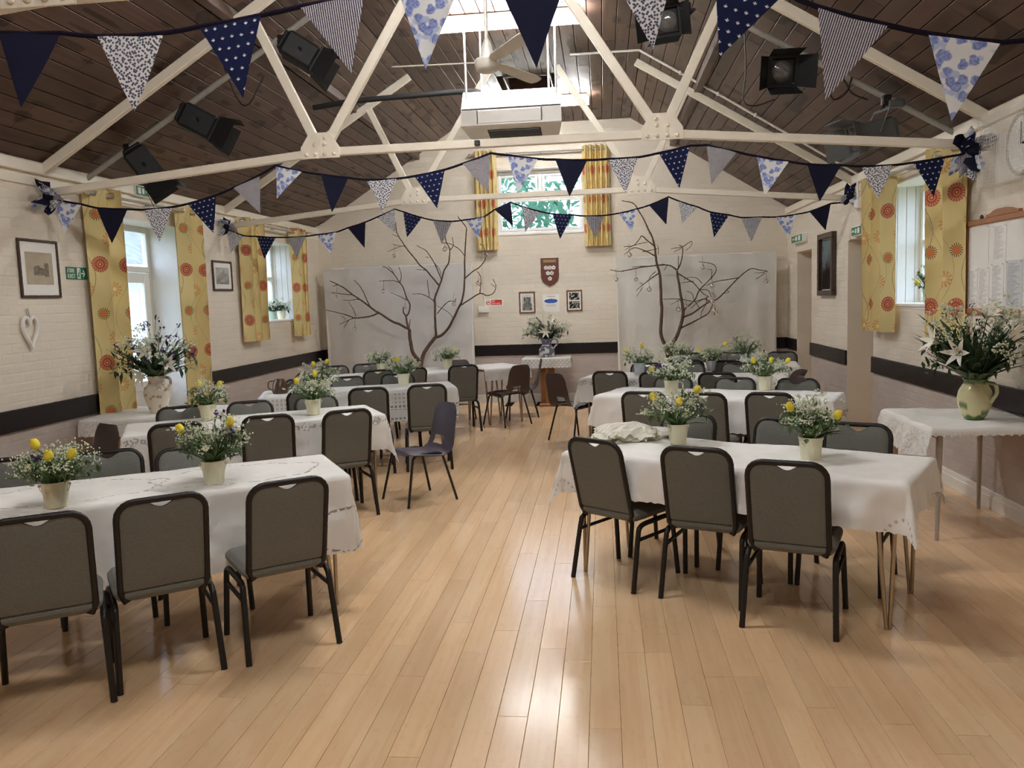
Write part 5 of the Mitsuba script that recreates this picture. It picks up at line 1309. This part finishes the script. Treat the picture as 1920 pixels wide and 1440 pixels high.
# moulded plastic chairs
def shell_chair():
    P = []; ns, nt = 16, 30
    prof = smoothpath([(.215, .415), (.19, .437), (.10, .438), (-.04, .425), (-.13, .425), (-.185, .452), (-.215, .52), (-.245, .64), (-.275, .76), (-.283, .80)], 6)
    L = np.r_[0, np.cumsum(np.linalg.norm(np.diff(prof, axis=0), axis=1))]; tt = np.linspace(0, L[-1], nt + 1); y = np.interp(tt, L, prof[:, 0]); z = np.interp(tt, L, prof[:, 1])
    dy, dz = np.gradient(y), np.gradient(z); nrm = np.stack([-dz, dy], 1); nrm /= np.linalg.norm(nrm, axis=1)[:, None]; nrm = -nrm
    v = []
    for side in (0, 1):
        for k in range(nt + 1):
            q = k / nt; w = np.interp(q, [0, .08, .5, .62, .9, .96, 1], [.17, .205, .205, .19, .175, .155, .12])
            for j in range(ns + 1):
                s = -1 + 2 * j / ns; lift = .035 * abs(s) ** 2.5 * np.interp(q, [0, .1, .45, .7, 1], [.2, .8, 1.2, .7, .5])
                o = lift - (.0055 if side else 0); v.append((w * s, y[k] + nrm[k][0] * -o, z[k] + nrm[k][1] * -o))
    v = np.array(v); N = (nt + 1) * (ns + 1); f = []
    def solid(k, j): return 0 <= k < nt and 0 <= j < ns and not (16 <= k <= 18 and 5 <= j <= 10)
    for k in range(nt):
        for j in range(ns):
            if not solid(k, j): continue
            q = k * (ns + 1) + j
            f += [[q, q + ns + 2, q + 1], [q, q + ns + 1, q + ns + 2], [N + q, N + q + 1, N + q + ns + 2], [N + q, N + q + ns + 2, N + q + ns + 1]]
            for (dk, dj, a, b) in ((-1, 0, q, q + 1), (1, 0, q + ns + 2, q + ns + 1), (0, -1, q + ns + 1, q), (0, 1, q + 1, q + ns + 2)):
                if not solid(k + dk, j + dj): f += [[a, b, N + b], [a, N + b, N + a]]
    P.append(('shell', (v, np.array(f)), None, 50))
    for s in (-1, 1):
        P.append(('leg', tube(smoothpath([(s * .17, .0, .412), (s * .175, .10, .410), (s * .178, .14, .39), (s * .185, .16, .34), (s * .225, .235, 0)], 4), .0105, 8), 'black_tube', 60))
        P.append(('leg', tube(smoothpath([(s * .17, .0, .412), (s * .175, -.08, .410), (s * .178, -.12, .39), (s * .185, -.14, .34), (s * .225, -.225, 0)], 4), .0105, 8), 'black_tube', 60))
    P.append(('crossbar', cat(tube([(-.18, .10, .408), (.18, .10, .408)], .009, 7), tube([(-.18, -.08, .408), (.18, -.08, .408)], .009, 7)), 'black_tube', 60))
    return P
SH = shell_chair(); SHD = {}
def plastic_chair(x, y, rz, m, label):
    t = thing('plastic_chair', label, 'chair'); M = T().translate([x, y, 0]).rotate([0, 0, 1], rz)
    for i, (n_, g, mm, s_) in enumerate(SH):
        k = (i, mm or m)
        if k not in SHD: SHD[k] = ply(g, mm or m, smooth=s_)
        reuse(t, n_, SHD[k], M)
plastic_chair(-1.56, 6.65, 132, 'plastic_purple', 'purplish plastic chair on its own in the aisle, seat turned to the glazed door')
plastic_chair(-.34, 9.42, -48, 'plastic_brown', 'brown plastic chair in the aisle, facing the table with the pointed lace corner')
plastic_chair(-1.28, 10.68, 46, 'plastic_brown', 'brown plastic chair with its back to the aisle at the short end table')
plastic_chair(-1.16, 11.46, 96, 'plastic_brown', 'brown plastic chair behind the other one, beside the lace covered rear table')
plastic_chair(-3.95, 5.62, 150, 'plastic_brown', 'brown plastic chair by the wall behind the front table on the glazed door side')
plastic_chair(-2.05, 11.42, 190, 'plastic_brown', 'dark plastic chair behind the back table, near the foot of the branches')

# side tables
table('SR', 2.42, 5.86, 90, .92, .72, Z1, 'side table with four grey legs against the noticeboard wall', 'square')
tablecloth(2.42, 5.86, 90, .93, .73, Z1, (.03, .24, .06, .05), 'lace', 61, 'white lace edged cloth on the side table below the noticeboard', step=.016, scallop=.022, period=.05, fold=.02, wr=.008)
table('SL', -4.0, 6.98, 0, .98, .84, Z1, 'side table against the wall in front of the glazed door', 'square')
tablecloth(-4.0, 6.98, 0, .99, .85, Z1, (.17, .10, .10, .12), 'lace', 62, 'white cloth with a zigzag lace edge on the side table at the glazed door', step=.016, scallop=.045, period=.11, wr=.004)
table('SB', -.86, 12.55, 0, .70, .48, Z2, 'small brown wooden pedestal table against the far wall', 'pedestal')
tablecloth(-.86, 12.55, 0, .71, .49, Z2, (.17, .06, .12, .12), 'dots', 63, 'white spotted lace cloth on the pedestal table below the far window', step=.014, scallop=.018, period=.06)

# folded cloths, jug, things on tables
def crumple(key, c, size, seed, label, m='petal_white', layers=6):
    t = thing(key, label, 'cloth'); r = np.random.default_rng(seed)
    for k in range(layers):
        n = 44; g = np.linspace(-1, 1, n + 1); a, b = np.meshgrid(g, g)
        sx, sy = size[0] * r.uniform(.65, 1.0), size[1] * r.uniform(.65, 1.0); an = r.uniform(-25, 25)
        z = size[2] * (k + .6) / layers * (1 - .35 * np.maximum(np.abs(a), np.abs(b)) ** 3) + .030 * (1 - 2 * np.abs(meshkit.fbm(np.stack([a * 1.3 + b * 1.5 + seed, b * 4.0 - a * 2.0, a * 0 + k * 1.7], -1), 3, seed + k) - .5) * 2.2) - .012
        edge = np.maximum(np.abs(a), np.abs(b)); z = np.where(edge > .93, z - .010, z); z = np.maximum(z, .004 + .003 * k)
        wob = .12 * (meshkit.noise(np.stack([a * 2, b * 2, a * 0 + k * 3.1], -1), seed) - .5)
        p = np.stack([a * sx * (1 + wob), b * sy * (1 - wob), z], -1).reshape(-1, 3); kk = np.arange((n + 1) ** 2).reshape(n + 1, n + 1)
        f = np.vstack([np.stack([kk[:-1, :-1].ravel(), kk[:-1, 1:].ravel(), kk[1:, 1:].ravel()], 1), np.stack([kk[:-1, :-1].ravel(), kk[1:, 1:].ravel(), kk[1:, :-1].ravel()], 1)])
        part(t, 'layer', xf((p, f), tr(*c) @ rot('z', an)), m, smooth=True)
crumple('folded_cloth', (.13, 5.17, Z1 + .004), (.21, .15, .095), 4, 'pile of crumpled cream cloths on the corner of the front noticeboard-side table')
crumple('folded_cloth', (.34, 5.25, Z1 + .004), (.15, .10, .05), 9, 'flat white folded cloth beside the bucket of tulips on the front noticeboard-side table', 'white_paint', 3)
t = thing('watering_can', 'small bronze watering can with a long thin spout on the openwork tablecloth', 'watering can')
M = tr(-3.36, 8.20, Z2 + .004) @ rot('z', 20)
part(t, 'body', xf(lathe([(0, 0), (.075, 0), (.082, .02), (.072, .10), (.05, .135), (.048, .145), (.042, .14), (0, .13)], 24), M), mat('bronze', gloss((.13, .085, .06), .3, .5, .6)), smooth=40)
part(t, 'spout', xf(tube(smoothpath([(.06, 0, .05), (.12, .0, .10), (.19, .0, .18), (.235, 0, .215)], 4), np.linspace(.017, .009, 13), 8), M), 'bronze', smooth=60)
part(t, 'handle', xf(tube(smoothpath([(-.045, 0, .13), (-.11, 0, .12), (-.115, 0, .06), (-.075, 0, .03)], 5), .006, 7), M), 'bronze', smooth=60)
t = thing('folded_scarf', 'small dark brown crumpled scarf over a chair top by the second noticeboard-side table', 'scarf')
v, f = leaf((1.64, 7.50, .845), (1, .15, .45), .20, .10, -.2, 6, up=(0, 1, 0.1), fold=.5)
part(t, 'fold', cat((v, f), leaf((1.66, 7.51, .835), (1, 0, .15), .13, .09, .2, 5, up=(0, 1, 0), fold=.4)), 'plastic_brown', smooth=True)

# ------------------------------------------------------------------ flowers
def arrangement(t, c, seed, spread, height, sprigs=20, leaves=14, ferns=30, tulips=(), daisies=0, purple=0, r0=.045, parts_prefix='', lilies=(), dark=False, floret=.0048):
    """Stems from c; heads within spread (x, y) and height."""
    r = np.random.default_rng(seed); c = np.array(c, float)
    stems, grey, green, white, purp = MB(), MB(), MB(), MB(), MB()
    def head(lo=.45, hi=1.0):
        a = r.uniform(0, 2 * PI); q = math.sqrt(r.uniform(.02, 1)); e = r.uniform(lo, hi)
        return c + np.array([spread[0] * q * math.cos(a), spread[1] * q * math.sin(a), height * e * (1 - .40 * q * q)])
    def stem(p, rad=.0016, m=stems):
        b = c + np.array([r.uniform(-r0, r0) * .6, r.uniform(-r0, r0) * .6, -.03]); mid = b * .45 + p * .55 + np.array([0, 0, .16 * np.linalg.norm(p - b)])
        q = smoothpath([b, mid, p], 4); m.add(tube(q, rad, 4, caps=False)); return q
    def umbel(p, n, sz):
        for _ in range(n):
            o = r.normal(size=3) * sz * np.array([1, 1, .55]); f = p + o
            white.add(blob(f, floret * r.uniform(.7, 1.25)))
        for _ in range(3): stems.add(tube([p - [0, 0, sz * .8], p + r.normal(size=3) * sz * .6], .0009, 3, caps=False))
    for _ in range(sprigs):
        p = head(.5, 1.05); stem(p, .0013, grey)
        umbel(p, int(r.integers(9, 18)), .020 * (height / .22) ** .4)
        for _ in range(3):
            umbel(p + r.normal(size=3) * .03, 5, .010)
    for _ in range(ferns):
        p = head(.25, .95); q = stem(p, .0013, grey); k = len(q)
        for j in range(max(2, k - 5), k):
            for s in (-1, 1):
                d = r.normal(size=3) + np.array([0, 0, .2]); grey.add(leaf(q[j], d, .035 * r.uniform(.7, 1.3), .013, .3, 2))
    for _ in range(leaves):
        a = r.uniform(0, 2 * PI); b = c + np.array([math.cos(a), math.sin(a), 0]) * r0 * .6
        d = np.array([math.cos(a) * spread[0] * r.uniform(.4, 1), math.sin(a) * spread[1] * r.uniform(.4, 1), height * r.uniform(.3, .9)])
        green.add(leaf(b, d, np.linalg.norm(d) * r.uniform(.7, 1.0), .03 * (height / .22) ** .6 * r.uniform(.7, 1.2), .30, 5))
    for _ in range(leaves * 2):
        p = head(.15, .7); green.add(leaf(p, r.normal(size=3), .05 * (height / .22) ** .5, .028, .25, 2))
    for _ in range(purple):
        p = head(.55, 1.1); stem(p)
        for _ in range(9): purp.add(leaf(p + r.normal(size=3) * .012, r.normal(size=3), .024, .016, .3, 2))
    part(t, 'stems', stems.get(), 'green_leaf', kind='stuff'); part(t, 'sprigs', grey.get(), 'grey_leaf' if not dark else 'dark_leaf', kind='stuff')
    part(t, 'leaves', green.get(), 'dark_leaf' if dark else 'green_leaf', kind='stuff'); part(t, 'white_florets', white.get(), 'floret', kind='stuff')
    if purp.n: part(t, 'purple_flowers', purp.get(), 'petal_purple', kind='stuff')
    for (dx, dy, dz, tilt) in tulips:
        p = c + np.array([dx, dy, dz]); d = np.array([math.sin(tilt), -.15, math.cos(tilt)]); d /= np.linalg.norm(d)
        q = smoothpath([c + [0, 0, -.02], c + [dx * .35, dy * .35, dz * .7], p], 5)
        s = np.cross(d, (0, 1, 0)); s /= np.linalg.norm(s); M = frame3(p, s, np.cross(d, s), d)
        tl = part(t, 'tulip', xf(lathe([(0, -.002), (.012, .002), (.019, .014), (.0205, .026), (.018, .040), (.012, .052), (.008, .050), (.006, .03)], 15, lambda an: 1 + .07 * np.cos(3 * an)), M), 'petal_yellow', smooth=60)
        part(tl, 'stem', tube(q, .0028, 6), 'green_leaf')
    for i in range(daisies):
        a = r.uniform(-2.6, -.5); p = c + np.array([spread[0] * .55 * math.cos(a), spread[1] * .75 * math.sin(a), height * r.uniform(.25, .65)]); mm = MB(); d = np.array([math.cos(a) * .4, -.85, .35]); d /= np.linalg.norm(d)
        s = np.cross(d, (0, 0, 1)); s /= np.linalg.norm(s); u = np.cross(s, d)
        for k in range(11):
            an = k * 2 * PI / 11; mm.add(leaf(p, s * math.cos(an) + u * math.sin(an) + d * .12, .021, .010, .1, 2, up=d))
        dz = part(t, 'daisy', mm.get(), 'petal_white'); part(dz, 'centre', blob(p + d * .004, .0055, ICO), 'petal_yellow', smooth=True); part(dz, 'stem', tube(smoothpath([c, (c + p) / 2 + [0, 0, .03], p], 4), .0018, 5), 'green_leaf')
    for (dx, dy, dz, ax) in lilies:
        p = c + np.array([dx, dy, dz]); d = np.array(ax, float); d /= np.linalg.norm(d); s = np.cross(d, (0, 0, 1)); s /= np.linalg.norm(s); u = np.cross(s, d); mm = MB()
        for k in range(6):
            an = k * PI / 3; o = s * math.cos(an) + u * math.sin(an); mm.add(leaf(p, d * 1.0 + o * .45, .115, .036, -.0 + .55, 6, up=-o, fold=.35) if False else leaf(p, d + o * .38, .12, .038, -.55, 6, up=o, fold=-.3))
        ll = part(t, 'lily', mm.get(), 'petal_white', smooth=True); part(ll, 'stem', tube(smoothpath([c, (c + p) / 2 + [0, 0, .04], p], 4), .0035, 6), 'green_leaf')
def bucket(t, x, y, z, kind, s=1.0):
    M = tr(x, y, z)
    if kind == 'zincfacet':
        part(t, 'bucket', xf(lathe([(0, 0), (.045 * s, 0), (.062 * s, .115 * s), (.065 * s, .12 * s), (.060 * s, .118 * s), (.045 * s, .09 * s), (0, .09 * s)], 8), M), 'zinc')
    else:
        m = {'cream': 'cream_bucket', 'jug': 'cream_bucket', 'zinc': 'zinc', 'mint': 'mint'}[kind]
        part(t, 'bucket', xf(lathe([(0, 0), (.050 * s, 0), (.052 * s, .004), (.0655 * s, .122 * s), (.069 * s, .125 * s), (.069 * s, .130 * s), (.064 * s, .130 * s), (.055 * s, .10 * s), (0, .10 * s)], 32), M), m, smooth=35)
        if kind in ('cream', 'zinc'):
            q = [(.070 * s * math.cos(a), -.012 - .028 * s * math.sin(a) ** 2, (.112 - .055 * math.sin(a)) * s) for a in np.linspace(0, PI, 15)]
            part(t, 'wire_handle', xf(tube(q, .0018, 5), M @ rot('z', 25)), 'silver')
            part(t, 'lug', xf(cat(blob((.068 * s, -.012, .112 * s), .007, ICO), blob((-.068 * s, -.012, .112 * s), .007, ICO)), M @ rot('z', 25)), m)
        elif kind == 'jug':
            q = smoothpath([(.064 * s, 0, .115 * s), (.10 * s, 0, .10 * s), (.098 * s, 0, .05 * s), (.058 * s, 0, .03 * s)], 5)
            part(t, 'handle', xf(tube(q, .006, 8), M @ rot('z', -20)), m, smooth=60)
            part(t, 'spout', xf(cat(leaf((-.05 * s, 0, .125 * s), (-1, 0, .25), .05 * s, .05 * s, -.2, 4, fold=-.5)), M @ rot('z', -20)), m)
POTS = [  # x, y, z, kind, seed, tulips, daisies, label
 (.437, 5.0, Z1, 'cream', 1, [(-.135, -.06, .165, -.5), (-.005, -.13, .14, .15), (.115, .02, .19, .25)], 1, 'cream bucket with three yellow tulips next to the crumpled cream cloths', .19, .23),
 (1.09, 4.48, Z1, 'cream', 2, [(-.105, -.03, .155, -.35), (.115, -.05, .11, .35)], 0, 'cream bucket with two wide set yellow tulips on the front noticeboard-side table', .17, .22),
 (-2.595, 3.56, Z1, 'cream', 3, [(-.03, -.06, .175, -.2), (.045, -.09, .125, .15), (.115, -.04, .125, .55)], 1, 'cream bucket with a cluster of yellow tulips at the near end of the cutwork tablecloth', .20, .19),
 (-2.04, 4.03, Z1, 'cream', 4, [(-.125, -.06, .165, -.35), (.115, -.03, .19, .3)], 1, 'cream bucket of frothy white flowers and two tulips on the cutwork tablecloth', .18, .25),
 (-2.40, 6.53, Z2, 'cream', 5, [(-.10, -.05, .15, -.4), (.035, -.02, .20, .1)], 0, 'cream pot with two yellow tulips on the crochet edged table', .19, .22),
 (-3.205, 6.30, Z2, 'cream', 6, [(-.02, -.05, .16, -.1), (.12, -.03, .16, .5)], 0, 'cream pot with yellow tulips in front of the far door curtain', .18, .21),
 (-2.17, 8.71, Z2, 'cream', 7, [(-.03, -.08, .15, -.2)], 0, 'cream pot with one yellow tulip on the openwork tablecloth, aisle end', .20, .23),
 (-2.895, 8.09, Z2, 'cream', 8, [(-.03, -.06, .17, .0), (.09, -.02, .19, .4)], 0, 'cream pot of pale flowers on the openwork tablecloth near the watering can', .20, .22),
 (-2.08, 10.82, Z2, 'cream', 9, [(.10, -.05, .10, .7)], 0, 'cream pot of leafy stems on the back table in front of the grey sheet', .20, .20),
 (-2.83, 10.25, Z2, 'cream', 10, [(.13, -.05, .05, .9)], 0, 'cream pot of bluish flowers on the back table towards the wall', .19, .20),
 (.596, 7.41, Z2, 'jug', 11, [(-.155, -.04, .105, -.7)], 1, 'cream jug of frothy flowers with a big white daisy on the second noticeboard-side table', .22, .22),
 (1.442, 7.58, Z2, 'jug', 12, [(-.10, -.05, .14, -.4), (.035, -.08, .14, .15), (.17, -.08, .135, .5)], 0, 'pale green jug with three pointed yellow tulips on the second noticeboard-side table', .22, .24),
 (.40, 9.38, Z2, 'zinc', 13, [(-.13, -.03, .13, -.5), (.03, -.02, .185, .1)], 0, 'zinc bucket with two yellow tulips by the far backdrop edge', .17, .19),
 (1.22, 9.56, Z2, 'zincfacet', 14, [(-.13, -.04, .10, -.4), (.14, -.03, .17, .5)], 0, 'faceted zinc pot of pale flowers, further aisle side of the third noticeboard-side table', .19, .19),
 (.913, 10.40, Z2, 'zinc', 15, [], 0, 'zinc bucket of leafy stems on the furthest noticeboard-side table, aisle end', .20, .20),
 (1.72, 10.26, Z2, 'zinc', 16, [], 0, 'zinc bucket of tall dark foliage on the furthest noticeboard-side table, wall end', .22, .28)]
for x, y, z, kind, sd, tul, dai, lb, sp_, ht in POTS:
    t = thing('potted_flowers', lb, 'flowers', None); big = y < 6
    bucket(t, x, y, z + .004, kind, .95 if y < 6 else 1.0)
    arrangement(t, (x, y, z + .115), sd, (sp_, sp_ * .9), ht, sprigs=26 if big else 20, leaves=16, ferns=34 if big else 24, tulips=tul, daisies=dai, purple=3 if sd in (1, 3, 4, 8, 10, 11) else 0, floret=.0050 if big else .0062)
# window sill plants
for (x, y, z, kind, sd, lb, sp_, ht, tul) in ((XL - .12, 11.30, 1.466, 'mint', 21, 'pale blue pot of green leaves on the window sill, nearer the glazed door', .13, .20, []),
                                             (XL - .12, 11.62, 1.466, 'jug', 22, 'cream jug of broad green leaves on the window sill, beside the far curtain', .14, .22, []),
                                             (XR + .14, 7.86, 1.486, 'mint', 23, 'mint green pot with one drooping tulip on the sill of the noticeboard side window', .13, .30, [(-.02, .26, .06, .0)])):
    t = thing('potted_plant', lb, 'plant'); bucket(t, x, y, z, kind, .95)
    arrangement(t, (x, y, z + .10), sd, (sp_, sp_), ht, sprigs=8, leaves=16, ferns=10 if sd != 23 else 30, tulips=tul, floret=.006, dark=sd != 23)

# the three big vases
def f_vase(kind, c, z0):
    def fn(p, n, uv):
        if kind == 'floral':
            d, e, k = voronoi((p.x + p.y * .6 - c[0]) / .075, (p.z - z0) / .075)
            spot = smoothstep(.22, .15, d + .25 * (noise(p.x * 90.0, p.z * 90.0, p.y * 60.0) - .5))
            return mix((.70, .62, .50), mix((.42, .20, .16), (.20, .24, .12), noise(p.x * 60.0, p.z * 60.0)), spot * .8)
        if kind == 'green':
            u = dr.atan2(p.y - c[1], p.x - c[0]); l = smoothstep(.03, .0, dr.abs((p.z - z0 - .07) - .028 * dr.sin(u * 2.0 + 1.0)) - .006) * smoothstep(.1, .4, dr.sin(u * 4.0))
            foot = smoothstep(.036, .016, p.z - z0 - .008 * dr.sin(u * 7.0)); top = smoothstep(.225, .25, p.z - z0)
            return mix((.74, .70, .42), (.09, .17, .05), dr.maximum(dr.maximum(l * .85, foot), top * .9))
        w = smoothstep(.46, .54, noise(p.x * 30.0, p.z * 30.0, p.y * 20.0)); band = smoothstep(.17, .19, p.z - z0)
        return mix(mix((.68, .69, .72), (.06, .065, .12), w * .9), (.10, .11, .19), band * .75)
    return fn
def jug(t, x, y, z, prof, kind, handle=None, s=1.0):
    prof = [(a * s, b * s) for a, b in prof]; handle = None if handle is None else [tuple(c * s for c in q) for q in handle]
    mat('vase_' + kind, two({'type': 'principled', 'base_color': proc(f_vase(kind, (x, y), z)), 'roughness': .14, 'specular': .55}))
    part(t, 'vase', xf(lathe(prof, 40), tr(x, y, z)), 'vase_' + kind, smooth=45)
    if handle is not None: part(t, 'handle', xf(tube(smoothpath(handle, 6), .0125, 9), tr(x, y, z)), 'vase_' + kind, smooth=60)
t = thing('flower_jug', 'large cream and green jug of white lilies on the side table below the noticeboard', 'flowers'); vx, vy = 2.47, 5.78
jug(t, vx, vy, Z1 + .008, [(0, 0), (.075, 0), (.08, .012), (.105, .05), (.130, .12), (.136, .18), (.125, .24), (.098, .285), (.085, .31), (.092, .335), (.10, .34), (.088, .335), (.078, .31), (0, .28)], 'green', [(.055, -.075, .315), (.10, -.135, .30), (.11, -.145, .23), (.085, -.105, .15)], s=0.79)
arrangement(t, (vx, vy, Z1 + .255), 31, (.31, .36), .60, sprigs=28, leaves=80, ferns=60, purple=3, r0=.07, dark=True, floret=.0075,
            lilies=[(-.17, -.20, .21, (-.75, -.55, .12)), (.10, -.22, .30, (.4, -.8, .25)), (-.26, -.06, .27, (-.9, -.1, .35)), (.02, -.10, .42, (0, -.5, .8)), (.22, -.12, .20, (.8, -.5, .1)), (.25, -.02, .38, (.7, -.2, .6))])
t = thing('flower_vase', 'cream vase with small printed flowers and a tall bouquet at the glazed door', 'flowers'); vx, vy = -3.97, 6.90
jug(t, vx, vy, Z1 + .006, [(0, 0), (.078, 0), (.082, .015), (.10, .07), (.128, .17), (.135, .22), (.122, .265), (.085, .30), (.075, .33), (.085, .37), (.095, .385), (.085, .38), (.066, .33), (0, .30)], 'floral', [(.075, -.02, .365), (.15, -.02, .36), (.165, -.02, .30), (.125, -.02, .25)], s=0.86)
arrangement(t, (vx, vy, Z1 + .32), 32, (.36, .34), .50, sprigs=18, leaves=64, ferns=22, purple=28, r0=.07, dark=True, floret=.008,
            lilies=[(-.04, -.12, .03, (-.2, -.9, -.1)), (.02, -.14, .24, (.1, -.9, .2)), (.16, -.10, .14, (.7, -.6, 0))])
t = thing('flower_pitcher', 'blue and white pitcher with a bouquet of lilies on the lace covered rear table', 'flowers'); vx, vy = -.86, 12.50
jug(t, vx, vy, Z2 + .006, [(0, 0), (.10, 0), (.115, .02), (.125, .07), (.115, .12), (.075, .165), (.068, .19), (.08, .23), (.10, .275), (.09, .27), (.06, .19), (0, .17)], 'blue', [(.09, -.02, .26), (.15, -.02, .26), (.165, -.02, .20), (.11, -.02, .13)])
arrangement(t, (vx, vy, Z2 + .26), 33, (.36, .20), .42, sprigs=20, leaves=44, ferns=40, purple=5, r0=.06, dark=True, floret=.009,
            lilies=[(.02, -.16, .15, (-.3, -.9, -.3)), (.06, -.10, .28, (.5, -.7, .3))])
